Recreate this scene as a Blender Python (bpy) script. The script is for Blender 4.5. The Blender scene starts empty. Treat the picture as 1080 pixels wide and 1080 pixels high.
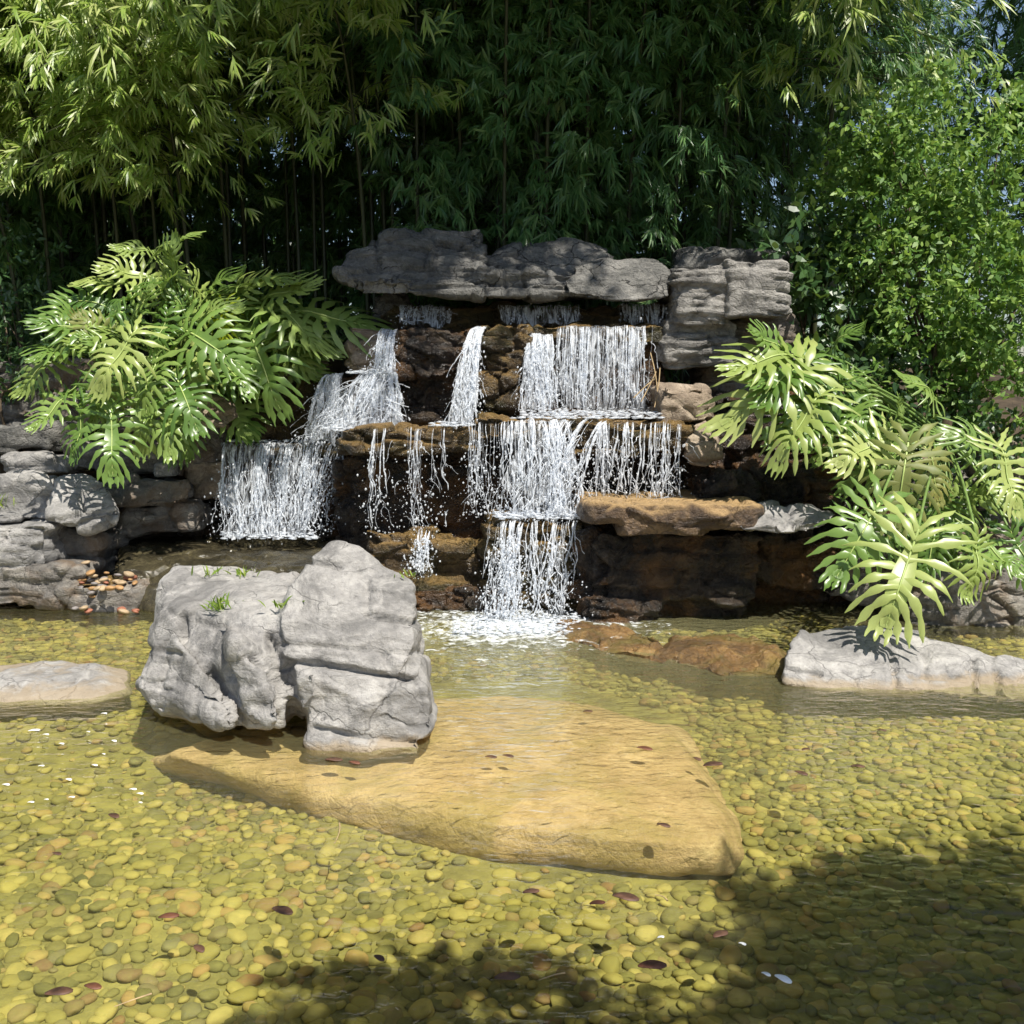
import bpy, bmesh, math, random
import numpy as np
from mathutils import Vector, Matrix

random.seed(7)
RNG = np.random.default_rng(7)
S = bpy.context.scene
COL = S.collection
R = math.radians

# ------------------------------------------------------------------ camera
F, CX, CAMZ, PITCH = 1060.0, 540.0, 1.6, R(7.5)
cp, sp = math.cos(PITCH), math.sin(PITCH)
cam = bpy.data.cameras.new('camera')
cam.angle = 2 * math.atan(540 / F)
cam.clip_end = 1500
cam_o = bpy.data.objects.new('camera', cam)
COL.objects.link(cam_o)
cam_o.location = (0, 0, CAMZ)
cam_o.rotation_euler = (R(90) - PITCH, 0, 0)
S.camera = cam_o


def ray(px, py):
    x, y = (px - CX) / F, (CX - py) / F
    return np.array([x, cp + y * sp, -sp + y * cp])


def P(px, py, Y):
    d = ray(px, py)
    return np.array([0, 0, CAMZ]) + d * (Y / d[1])


def W(px, py, z=0.0):
    d = ray(px, py)
    return np.array([0, 0, CAMZ]) + d * ((z - CAMZ) / d[2])


def proj(v):
    x, y, z = v[:, 0], v[:, 1], v[:, 2] - CAMZ
    dep = y * cp - z * sp
    up = y * sp + z * cp
    return np.stack([CX + F * x / dep, CX - F * up / dep], 1)


# ------------------------------------------------------------------ noise
def hsh(ix, iy, iz, seed=0):
    h = (ix.astype(np.int64) * 374761393 + iy.astype(np.int64) * 668265263 + iz.astype(np.int64) * 2147483647 + seed * 974711) & 0xffffffff
    h = ((h ^ (h >> 13)) * 1274126177) & 0xffffffff
    h = ((h ^ (h >> 16)) * 2246822519) & 0xffffffff
    h = h ^ (h >> 15)
    return (h & 0xffffff) / float(0xffffff)


def vn(p, seed=0):
    i = np.floor(p)
    f = p - i
    u = f * f * f * (f * (f * 6 - 15) + 10)
    i = i.astype(np.int64)
    r = 0
    for dx in (0, 1):
        wx = u[:, 0] if dx else 1 - u[:, 0]
        for dy in (0, 1):
            wy = u[:, 1] if dy else 1 - u[:, 1]
            for dz in (0, 1):
                wz = u[:, 2] if dz else 1 - u[:, 2]
                r = r + wx * wy * wz * hsh(i[:, 0] + dx, i[:, 1] + dy, i[:, 2] + dz, seed)
    return r * 2 - 1


def fbm(p, o=4, seed=0):
    r, a = 0, 1.0
    for k in range(o):
        r = r + a * vn(p * (2.03 ** k) + 17.3 * k, seed + k)
        a *= 0.5
    return r


def voro(p, seed=0):
    i = np.floor(p).astype(np.int64)
    d1 = np.full(len(p), 9.0)
    d2 = np.full(len(p), 9.0)
    cid = np.zeros(len(p))
    for dx in (-1, 0, 1):
        for dy in (-1, 0, 1):
            for dz in (-1, 0, 1):
                a, b, c = i[:, 0] + dx, i[:, 1] + dy, i[:, 2] + dz
                q = np.stack([a + hsh(a, b, c, seed), b + hsh(a, b, c, seed + 1), c + hsh(a, b, c, seed + 2)], 1)
                d = np.linalg.norm(q - p, axis=1)
                n = d < d1
                d2 = np.where(n, d1, np.minimum(d2, d))
                cid = np.where(n, hsh(a, b, c, seed + 3), cid)
                d1 = np.where(n, d, d1)
    return d1, d2, cid


# ------------------------------------------------------------------ materials
def mat(name):
    m = bpy.data.materials.new(name)
    m.use_nodes = True
    t = m.node_tree
    t.nodes.clear()
    out = t.nodes.new('ShaderNodeOutputMaterial')
    return m, t, out


def nd(t, typ, ins=None, **kw):
    n = t.nodes.new(typ)
    for k, v in kw.items():
        setattr(n, k, v)
    for k, v in (ins or {}).items():
        if isinstance(v, bpy.types.NodeSocket):
            t.links.new(v, n.inputs[k])
        else:
            n.inputs[k].default_value = v
    return n


def rgba(c):
    return (c[0], c[1], c[2], 1)


def ramp(t, fac, stops):
    n = t.nodes.new('ShaderNodeValToRGB')
    e = n.color_ramp.elements
    while len(e) < len(stops):
        e.new(0.5)
    for k, (p, c) in enumerate(stops):
        e[k].position = p
        e[k].color = rgba(c) if len(c) == 3 else c
    t.links.new(fac, n.inputs[0])
    return n.outputs[0]


def mixc(t, fac, a, b):
    n = t.nodes.new('ShaderNodeMix')
    n.data_type = 'RGBA'
    for idx, v in ((0, fac), (6, a), (7, b)):
        if isinstance(v, bpy.types.NodeSocket):
            t.links.new(v, n.inputs[idx])
        else:
            n.inputs[idx].default_value = v if idx == 0 else rgba(v)
    return n.outputs[2]


def mth(t, op, a, b=None, clamp=False):
    n = t.nodes.new('ShaderNodeMath')
    n.operation = op
    n.use_clamp = clamp
    for k, v in ((0, a), (1, b)):
        if v is None:
            continue
        if isinstance(v, bpy.types.NodeSocket):
            t.links.new(v, n.inputs[k])
        else:
            n.inputs[k].default_value = v
    return n.outputs[0]


def noise(t, vec, scale, detail=6, rough=0.6, dist=0.0):
    n = nd(t, 'ShaderNodeTexNoise', {'Vector': vec, 'Scale': scale, 'Detail': detail, 'Roughness': rough, 'Distortion': dist})
    return n.outputs[0]


def rock_mat(name, dark, mid, light, rough=0.85, stain=None, stain_amt=0.5, top=None, top_amt=0.0, bump=0.6, spec=0.3, waterline=None, hair=0.55):
    m, t, out = mat(name)
    pos = nd(t, 'ShaderNodeNewGeometry').outputs['Position']
    strat = nd(t, 'ShaderNodeMapping', {'Vector': pos, 'Scale': (1.3, 1.3, 4.5), 'Rotation': (R(3), R(4), 0)}).outputs[0]
    n1 = noise(t, pos, 3.0, 8, 0.65, 0.4)
    n2 = noise(t, strat, 3.0, 8, 0.7, 0.6)
    n3 = noise(t, pos, 38.0, 5, 0.7)
    n4 = noise(t, pos, 8.5, 6, 0.6, 1.0)
    v = mth(t, 'ADD', mth(t, 'MULTIPLY', n1, 0.45), mth(t, 'ADD', mth(t, 'MULTIPLY', n2, 0.35), mth(t, 'MULTIPLY', n3, 0.2)))
    c = ramp(t, v, [(0.34, dark), (0.5, mid), (0.64, light)])
    # lichen / mineral specks
    c = mixc(t, mth(t, 'MULTIPLY', ramp(t, n4, [(0.55, (0, 0, 0)), (0.68, (1, 1, 1))]), 0.45), c, light)
    c = mixc(t, mth(t, 'MULTIPLY', ramp(t, n3, [(0.3, (1, 1, 1)), (0.4, (0, 0, 0))]), 0.4), c, dark)
    wv = nd(t, 'ShaderNodeVectorMath', {0: pos, 1: nd(t, 'ShaderNodeVectorMath', {0: nd(t, 'ShaderNodeTexNoise', {'Vector': pos, 'Scale': 5.0, 'Detail': 4}).outputs[1], 1: (0.22, 0.22, 0.22)}, operation='MULTIPLY').outputs[0]}, operation='ADD').outputs[0]
    hv = nd(t, 'ShaderNodeTexVoronoi', {'Vector': nd(t, 'ShaderNodeMapping', {'Vector': wv, 'Scale': (1, 1, 1.9)}).outputs[0], 'Scale': 3.4}, feature='DISTANCE_TO_EDGE').outputs['Distance']
    hl = mth(t, 'MULTIPLY', ramp(t, hv, [(0.0, (1, 1, 1)), (0.022, (0, 0, 0))]), ramp(t, n1, [(0.47, (0, 0, 0)), (0.56, (1, 1, 1))]))
    c = mixc(t, mth(t, 'MULTIPLY', hl, hair), c, tuple(x * 0.35 for x in dark))
    n6 = noise(t, nd(t, 'ShaderNodeMapping', {'Vector': pos, 'Location': (7, 2, 4)}).outputs[0], 1.9, 9, 0.72, 1.2)
    c = mixc(t, mth(t, 'MULTIPLY', ramp(t, n6, [(0.5, (0, 0, 0)), (0.6, (1, 1, 1))]), 0.6), c, dark)
    if stain:
        n5 = noise(t, nd(t, 'ShaderNodeMapping', {'Vector': pos, 'Location': (3, 5, 1)}).outputs[0], 2.3, 7, 0.65, 0.8)
        c = mixc(t, mth(t, 'MULTIPLY', ramp(t, n5, [(0.47, (0, 0, 0)), (0.6, (1, 1, 1))]), stain_amt), c, stain)
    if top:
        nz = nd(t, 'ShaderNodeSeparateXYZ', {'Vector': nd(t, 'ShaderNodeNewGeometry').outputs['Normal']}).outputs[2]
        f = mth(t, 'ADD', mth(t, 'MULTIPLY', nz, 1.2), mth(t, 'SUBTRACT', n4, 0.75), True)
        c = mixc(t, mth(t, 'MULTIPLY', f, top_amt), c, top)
    if waterline:
        z = nd(t, 'ShaderNodeSeparateXYZ', {'Vector': pos}).outputs[2]
        zz = mth(t, 'ADD', z, mth(t, 'MULTIPLY', mth(t, 'SUBTRACT', n4, 0.5), 0.09))
        k = ramp(t, zz, [(0.022, (1, 1, 1)), (0.05, (0, 0, 0))])
        c = mixc(t, mth(t, 'MULTIPLY', k, 0.7), c, waterline)
    vc = nd(t, 'ShaderNodeTexVoronoi', {'Vector': nd(t, 'ShaderNodeMapping', {'Vector': strat, 'Scale': (1, 1, 0.35)}).outputs[0], 'Scale': 5.0}, feature='DISTANCE_TO_EDGE').outputs['Distance']
    crack = ramp(t, vc, [(0.0, (0, 0, 0)), (0.05, (1, 1, 1))])
    h = mth(t, 'ADD', mth(t, 'ADD', mth(t, 'MULTIPLY', n2, 0.75), mth(t, 'MULTIPLY', n3, 0.7)), mth(t, 'ADD', mth(t, 'MULTIPLY', n4, 0.6), mth(t, 'SUBTRACT', mth(t, 'MULTIPLY', crack, 0.10), mth(t, 'MULTIPLY', hl, 0.5 * hair))))
    b = nd(t, 'ShaderNodeBump', {'Height': h, 'Strength': bump, 'Distance': 0.05})
    rr = mth(t, 'ADD', rough - 0.1, mth(t, 'MULTIPLY', n4, 0.2))
    bs = nd(t, 'ShaderNodeBsdfPrincipled', {'Base Color': c, 'Roughness': rr, 'Normal': b.outputs[0], 'Specular IOR Level': spec})
    t.links.new(bs.outputs[0], out.inputs[0])
    return m


def leaf_mat(name, a, b, c, trans=0.35, rough=0.38, spec=0.5, hue_scale=1.2, per_island=True):
    m, t, out = mat(name)
    g = nd(t, 'ShaderNodeNewGeometry')
    rnd = g.outputs['Random Per Island'] if per_island else nd(t, 'ShaderNodeObjectInfo').outputs['Random']
    n = noise(t, g.outputs['Position'], hue_scale, 4, 0.6)
    v = mth(t, 'ADD', mth(t, 'MULTIPLY', rnd, 0.55), mth(t, 'MULTIPLY', n, 0.6))
    col = ramp(t, v, [(0.25, a), (0.55, b), (0.88, c)])
    p = nd(t, 'ShaderNodeBsdfPrincipled', {'Base Color': col, 'Roughness': rough, 'Specular IOR Level': spec})
    tc = mixc(t, 0.5, col, (0.30, 0.45, 0.05))
    tr = nd(t, 'ShaderNodeBsdfTranslucent', {'Color': tc})
    mx = nd(t, 'ShaderNodeMixShader', {0: trans, 1: p.outputs[0], 2: tr.outputs[0]})
    t.links.new(mx.outputs[0], out.inputs[0])
    return m


def simple(name, col, rough=0.6, var=0.0, scale=20, spec=0.4, trans=0.0):
    m, t, out = mat(name)
    pos = nd(t, 'ShaderNodeNewGeometry').outputs['Position']
    n = noise(t, pos, scale, 5)
    dk = tuple(max(0, x * (1 - var)) for x in col)
    lt = tuple(min(1, x * (1 + var)) for x in col)
    c = ramp(t, n, [(0.3, dk), (0.7, lt)])
    b = nd(t, 'ShaderNodeBump', {'Height': n, 'Strength': 0.3, 'Distance': 0.01})
    p = nd(t, 'ShaderNodeBsdfPrincipled', {'Base Color': c, 'Roughness': rough, 'Specular IOR Level': spec, 'Normal': b.outputs[0]})
    if trans:
        tr = nd(t, 'ShaderNodeBsdfTranslucent', {'Color': c})
        mx = nd(t, 'ShaderNodeMixShader', {0: trans, 1: p.outputs[0], 2: tr.outputs[0]})
        t.links.new(mx.outputs[0], out.inputs[0])
    else:
        t.links.new(p.outputs[0], out.inputs[0])
    return m


M = {}
M['grey'] = rock_mat('grey_limestone', (0.09, 0.088, 0.085), (0.255, 0.245, 0.23), (0.44, 0.42, 0.39), 0.9, bump=0.55)
M['grey_wl'] = rock_mat('grey_limestone_waterline', (0.10, 0.097, 0.092), (0.28, 0.268, 0.25), (0.46, 0.44, 0.405), 0.9, bump=0.55, waterline=(0.31, 0.24, 0.15))
M['greymid'] = rock_mat('layered_tower_limestone', (0.075, 0.072, 0.066), (0.27, 0.255, 0.23), (0.46, 0.435, 0.39), 0.9, bump=0.8)
M['greydk'] = rock_mat('shade_darkened_limestone', (0.055, 0.055, 0.052), (0.17, 0.165, 0.15), (0.33, 0.315, 0.285), 0.88, bump=1.0, hair=0.8)  # limestone darkened so the canopy's shade sits in its colour
M['bank'] = rock_mat('bank_rock', (0.06, 0.055, 0.05), (0.18, 0.165, 0.145), (0.36, 0.33, 0.28), 0.85, stain=(0.16, 0.10, 0.05), stain_amt=0.6, bump=0.7)
M['tan'] = rock_mat('tan_rock', (0.12, 0.09, 0.065), (0.28, 0.22, 0.16), (0.44, 0.37, 0.28), 0.85, bump=0.6)
M['wet'] = rock_mat('wet_or_shaded_brown_rock', (0.006, 0.005, 0.0045), (0.028, 0.021, 0.016), (0.11, 0.08, 0.05), 0.28, stain=(0.16, 0.075, 0.02), stain_amt=0.55, bump=0.9, spec=0.5)  # wet stone; also used on dry stone, where its dark tone stands for shade
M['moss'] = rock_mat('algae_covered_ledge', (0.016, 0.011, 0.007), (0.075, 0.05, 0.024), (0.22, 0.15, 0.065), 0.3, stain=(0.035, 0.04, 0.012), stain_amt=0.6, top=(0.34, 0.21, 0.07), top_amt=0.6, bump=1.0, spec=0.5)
M['orange'] = rock_mat('rust_orange_wet_rock', (0.04, 0.026, 0.012), (0.19, 0.105, 0.035), (0.42, 0.27, 0.10), 0.35, stain=(0.11, 0.10, 0.02), stain_amt=0.6, bump=0.8, spec=0.5)
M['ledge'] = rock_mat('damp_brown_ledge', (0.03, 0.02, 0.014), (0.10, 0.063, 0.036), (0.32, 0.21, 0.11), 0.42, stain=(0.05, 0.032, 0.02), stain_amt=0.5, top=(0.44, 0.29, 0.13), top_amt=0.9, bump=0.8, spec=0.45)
M['film'] = rock_mat('wet_slab_under_water_film', (0.012, 0.011, 0.007), (0.045, 0.038, 0.022), (0.10, 0.085, 0.045), 0.16, bump=0.35, spec=0.6)
M['slab'] = rock_mat('submerged_sandstone', (0.32, 0.21, 0.10), (0.53, 0.365, 0.20), (0.68, 0.50, 0.31), 0.8, stain=(0.34, 0.26, 0.09), stain_amt=0.55, bump=0.5, hair=0.0)
M['soil'] = simple('dark_leaf_litter_soil', (0.05, 0.036, 0.022), 0.95, 0.6, 9)
M['bark'] = simple('brown_bark', (0.11, 0.08, 0.05), 0.9, 0.5, 25)
M['culm'] = simple('bamboo_culm', (0.045, 0.05, 0.02), 0.45, 0.5, 3)
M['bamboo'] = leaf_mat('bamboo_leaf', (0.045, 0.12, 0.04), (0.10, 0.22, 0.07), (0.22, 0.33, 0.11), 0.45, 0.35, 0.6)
M['bamboo_sun'] = leaf_mat('bamboo_leaf_sun_tinted', (0.18, 0.30, 0.05), (0.34, 0.46, 0.08), (0.54, 0.58, 0.22), 0.5, 0.38, 0.6)  # bamboo leaf lightened and yellowed, sunlight put into the colour
M['shrub'] = leaf_mat('shrub_leaf', (0.055, 0.13, 0.022), (0.12, 0.23, 0.04), (0.30, 0.42, 0.10), 0.38, 0.5, 0.35, 2.0)
M['darkleaf'] = leaf_mat('dark_broad_leaf', (0.022, 0.055, 0.018), (0.04, 0.09, 0.028), (0.07, 0.13, 0.035), 0.2, 0.35, 0.5)
M['philo'] = leaf_mat('philodendron_blade', (0.08, 0.16, 0.03), (0.16, 0.26, 0.055), (0.28, 0.37, 0.10), 0.32, 0.32, 0.55, 3.0, False)
M['philo_p'] = leaf_mat('philodendron_blade_pale', (0.20, 0.29, 0.06), (0.31, 0.39, 0.10), (0.43, 0.48, 0.16), 0.35, 0.34, 0.55, 3.0, False)
M['philo_y'] = leaf_mat('philodendron_blade_yellow', (0.40, 0.50, 0.02), (0.52, 0.56, 0.03), (0.6, 0.6, 0.06), 0.4, 0.38, 0.5, 3.0, False)
M['philo_d'] = leaf_mat('philodendron_blade_withering', (0.13, 0.17, 0.05), (0.24, 0.25, 0.07), (0.42, 0.27, 0.07), 0.35, 0.5, 0.4, 9.0, False)
M['rib'] = simple('pale_midrib', (0.32, 0.40, 0.12), 0.45, 0.2, 15)
M['petiole'] = simple('green_petiole', (0.13, 0.20, 0.05), 0.4, 0.3, 15)
M['grass'] = leaf_mat('grass_blade', (0.09, 0.17, 0.02), (0.17, 0.27, 0.035), (0.3, 0.36, 0.07), 0.4, 0.5, 0.3, 9)
M['fallen'] = simple('fallen_leaf_brown', (0.085, 0.042, 0.025), 0.6, 0.6, 30)
M['fallen_r'] = simple('fallen_leaf_red', (0.13, 0.05, 0.026), 0.6, 0.4, 30)
M['petal'] = simple('white_petal', (0.85, 0.84, 0.8), 0.6, 0.05, 30)
M['straw'] = simple('dry_straw', (0.35, 0.25, 0.13), 0.8, 0.3, 30)
for nme, c in (('cob_red', (0.28, 0.11, 0.065)), ('cob_tan', (0.34, 0.25, 0.15)), ('cob_grey', (0.20, 0.18, 0.17)), ('cob_orange', (0.33, 0.19, 0.08))):
    M[nme] = simple(nme, c, 0.6, 0.25, 18)


def pebble_mat():
    m, t, out = mat('algae_pebble')
    g = nd(t, 'ShaderNodeNewGeometry')
    r = mth(t, 'FRACT', mth(t, 'ADD', mth(t, 'MULTIPLY', g.outputs['Random Per Island'], 7.31), nd(t, 'ShaderNodeObjectInfo').outputs['Random']))
    c = ramp(t, r, [(0.0, (0.09, 0.09, 0.035)), (0.25, (0.175, 0.155, 0.055)), (0.5, (0.30, 0.25, 0.07)), (0.74, (0.44, 0.36, 0.125)), (0.84, (0.36, 0.22, 0.09)), (0.92, (0.15, 0.15, 0.085)), (1.0, (0.24, 0.12, 0.06))])
    n = noise(t, g.outputs['Position'], 30, 5)
    n2 = noise(t, g.outputs['Position'], 2.0, 3)
    c = mixc(t, mth(t, 'MULTIPLY', ramp(t, n, [(0.35, (1, 1, 1)), (0.6, (0, 0, 0))]), 0.45), c, (0.25, 0.225, 0.08))
    c = mixc(t, mth(t, 'MULTIPLY', ramp(t, n2, [(0.4, (0, 0, 0)), (0.65, (1, 1, 1))]), 0.35), c, (0.38, 0.33, 0.085))
    b = nd(t, 'ShaderNodeBump', {'Height': n, 'Strength': 0.25, 'Distance': 0.01})
    p = nd(t, 'ShaderNodeBsdfPrincipled', {'Base Color': c, 'Roughness': 0.8, 'Normal': b.outputs[0], 'Specular IOR Level': 0.2})
    t.links.new(p.outputs[0], out.inputs[0])
    return m


M['pebble'] = pebble_mat()


def bed_mat():
    m, t, out = mat('algae_pool_bed')
    pos = nd(t, 'ShaderNodeNewGeometry').outputs['Position']
    n = noise(t, pos, 6, 6)
    n2 = noise(t, pos, 50, 4)
    c = ramp(t, n, [(0.35, (0.15, 0.13, 0.045)), (0.65, (0.36, 0.31, 0.09))])
    c = mixc(t, mth(t, 'MULTIPLY', n2, 0.4), c, (0.12, 0.11, 0.03))
    b = nd(t, 'ShaderNodeBump', {'Height': n2, 'Strength': 0.4, 'Distance': 0.02})
    p = nd(t, 'ShaderNodeBsdfPrincipled', {'Base Color': c, 'Roughness': 0.9, 'Normal': b.outputs[0]})
    t.links.new(p.outputs[0], out.inputs[0])
    return m


M['bed'] = bed_mat()


def water_mat():
    m, t, out = mat('clear_pool_water')
    pos = nd(t, 'ShaderNodeNewGeometry').outputs['Position']
    a = nd(t, 'ShaderNodeMapping', {'Vector': pos, 'Scale': (1.0, 1.9, 1.0)}).outputs[0]
    n1 = noise(t, a, 2.2, 2, 0.5, 0.8)
    n2 = noise(t, a, 11.0, 3, 0.5, 0.6)
    # choppier towards the falls
    d = nd(t, 'ShaderNodeVectorMath', {0: pos, 1: (0.15, 6.4, 0)}, operation='DISTANCE').outputs['Value']
    k = nd(t, 'ShaderNodeMapRange', {'Value': d, 'From Min': 0.2, 'From Max': 3.6, 'To Min': 1.0, 'To Max': 0.26}).outputs[0]
    h = mth(t, 'ADD', mth(t, 'MULTIPLY', n1, 0.9), mth(t, 'MULTIPLY', mth(t, 'MULTIPLY', n2, k), 1.35))
    b = nd(t, 'ShaderNodeBump', {'Height': h, 'Strength': 0.6, 'Distance': 0.035})
    fr = nd(t, 'ShaderNodeFresnel', {'IOR': 1.42, 'Normal': b.outputs[0]})
    tr0 = nd(t, 'ShaderNodeBsdfTransparent', {'Color': (0.94, 0.965, 0.83, 1)})
    mk = nd(t, 'ShaderNodeBsdfDiffuse', {'Color': (0.36, 0.34, 0.17, 1)})
    tr = nd(t, 'ShaderNodeMixShader', {0: mth(t, 'ADD', 0.04, mth(t, 'MULTIPLY', mth(t, 'POWER', k, 2.0), 0.34)), 1: tr0.outputs[0], 2: mk.outputs[0]})
    gl = nd(t, 'ShaderNodeBsdfGlossy', {'Color': (1, 1, 1, 1), 'Roughness': 0.02, 'Normal': b.outputs[0]})
    mx = nd(t, 'ShaderNodeMixShader', {0: fr.outputs[0], 1: tr.outputs[0], 2: gl.outputs[0]})
    t.links.new(mx.outputs[0], out.inputs[0])
    return m


M['water'] = water_mat()


def white_water(name, alpha=None, col=(0.86, 0.89, 0.92)):
    m, t, out = mat(name)
    p = nd(t, 'ShaderNodeBsdfPrincipled', {'Base Color': rgba(col), 'Roughness': 0.18, 'Specular IOR Level': 0.6})
    tl = nd(t, 'ShaderNodeBsdfTranslucent', {'Color': rgba(col)})
    tr = nd(t, 'ShaderNodeBsdfTransparent', {'Color': (0.97, 0.98, 1, 1)})
    mx = nd(t, 'ShaderNodeMixShader', {0: 0.3, 1: p.outputs[0], 2: tl.outputs[0]})
    pos = nd(t, 'ShaderNodeNewGeometry').outputs['Position']
    if alpha is None:
        fac = ramp(t, noise(t, pos, 55, 3), [(0.35, (0.2, 0.2, 0.2)), (0.7, (0.85, 0.85, 0.85))])
    else:
        lo, hi, sx, sz = alpha
        st = nd(t, 'ShaderNodeMapping', {'Vector': pos, 'Scale': (sx, sx * 0.4, sz)}).outputs[0]
        n = noise(t, st, 1.0, 6, 0.65, 0.9)
        fac = ramp(t, n, [(lo, (0.96, 0.96, 0.96)), (hi, (0.1, 0.1, 0.1))])
        b = nd(t, 'ShaderNodeBump', {'Height': n, 'Strength': 0.8, 'Distance': 0.03})
        t.links.new(b.outputs[0], p.inputs['Normal'])
    m2 = nd(t, 'ShaderNodeMixShader', {0: fac, 1: mx.outputs[0], 2: tr.outputs[0]})
    t.links.new(m2.outputs[0], out.inputs[0])
    return m


M['strand'] = white_water('white_falling_water')
M['sheet'] = white_water('falling_water_sheet', (0.45, 0.60, 46, 3.6))
M['sheetthick'] = white_water('thick_white_water', (0.38, 0.58, 44, 5.0))
M['foam'] = white_water('white_foam', (0.40, 0.62, 26, 26))
M['drop'] = white_water('water_droplet')


# ------------------------------------------------------------------ object helpers
def mesh_np(name, V, faces, mats, smooth=True, mi=None):
    me = bpy.data.meshes.new(name)
    me.from_pydata([tuple(v) for v in V] if not isinstance(V, np.ndarray) else V.tolist(), [], faces if isinstance(faces, list) else faces.tolist())
    for m in (mats if isinstance(mats, (list, tuple)) else [mats]):
        me.materials.append(m)
    if smooth:
        me.polygons.foreach_set('use_smooth', np.ones(len(me.polygons), dtype=bool))
    if mi is not None:
        me.polygons.foreach_set('material_index', np.asarray(mi, dtype=np.int32))
    me.update()
    return me


def link(name, me, parent=None, loc=None):
    o = bpy.data.objects.new(name, me)
    COL.objects.link(o)
    if parent:
        o.parent = parent
    if loc is not None:
        o.location = loc
    return o


def tag(o, label=None, cat=None, group=None, kind=None):
    if label:
        o['label'] = label
    if cat:
        o['category'] = cat
    if group:
        o['group'] = group
    if kind:
        o['kind'] = kind
    return o


def empty(name, loc, label, cat, group=None):
    o = bpy.data.objects.new(name, None)
    COL.objects.link(o)
    o.empty_display_size = 0.1
    o.location = tuple(loc)
    return tag(o, label, cat, group)


def copy_tree(o, parent=None):
    c = o.copy()
    COL.objects.link(c)
    if parent:
        c.parent = parent
    for ch in o.children:
        copy_tree(ch, c)
    return c


# ------------------------------------------------------------------ rocks
def box(x0, y0, x1, y1, Y, d, j=5, slope=0.0):
    """a rough block: front face spans these pixels at distance Y, runs d metres back"""
    pts = []
    w, h = x1 - x0, y1 - y0
    for (x, y) in ((x0, y0), (x1, y0), (x1, y1), (x0, y1)):
        qx = x + random.uniform(-j, j)
        qy = y + random.uniform(-j, j) * 0.6
        sx = 1 if x == x0 else -1
        sy = 1 if y == y0 else -1
        a = P(qx + sx * w * 0.10, qy + sy * h * 0.02, Y)
        b = P(qx, qy + sy * h * 0.12, Y + d * 0.10)
        c = b.copy(); c[1] += d * random.uniform(0.75, 0.9)
        if y == y0:
            c[2] += slope
        pts += [a, b, c]
    m = P((x0 + x1) / 2 + random.uniform(-.15, .15) * w, (y0 + y1) / 2, Y - d * 0.05)
    pts.append(m)
    return pts


def hull_bm(bm, pts):
    vs = [bm.verts.new(tuple(p)) for p in pts]
    r = bmesh.ops.convex_hull(bm, input=vs)
    junk = list({g for g in list(r['geom_interior']) + list(r['geom_unused']) if isinstance(g, bmesh.types.BMVert) and g.is_valid and not g.link_faces})
    if junk:
        bmesh.ops.delete(bm, geom=junk, context='VERTS')


rock_seed = [100]


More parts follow.
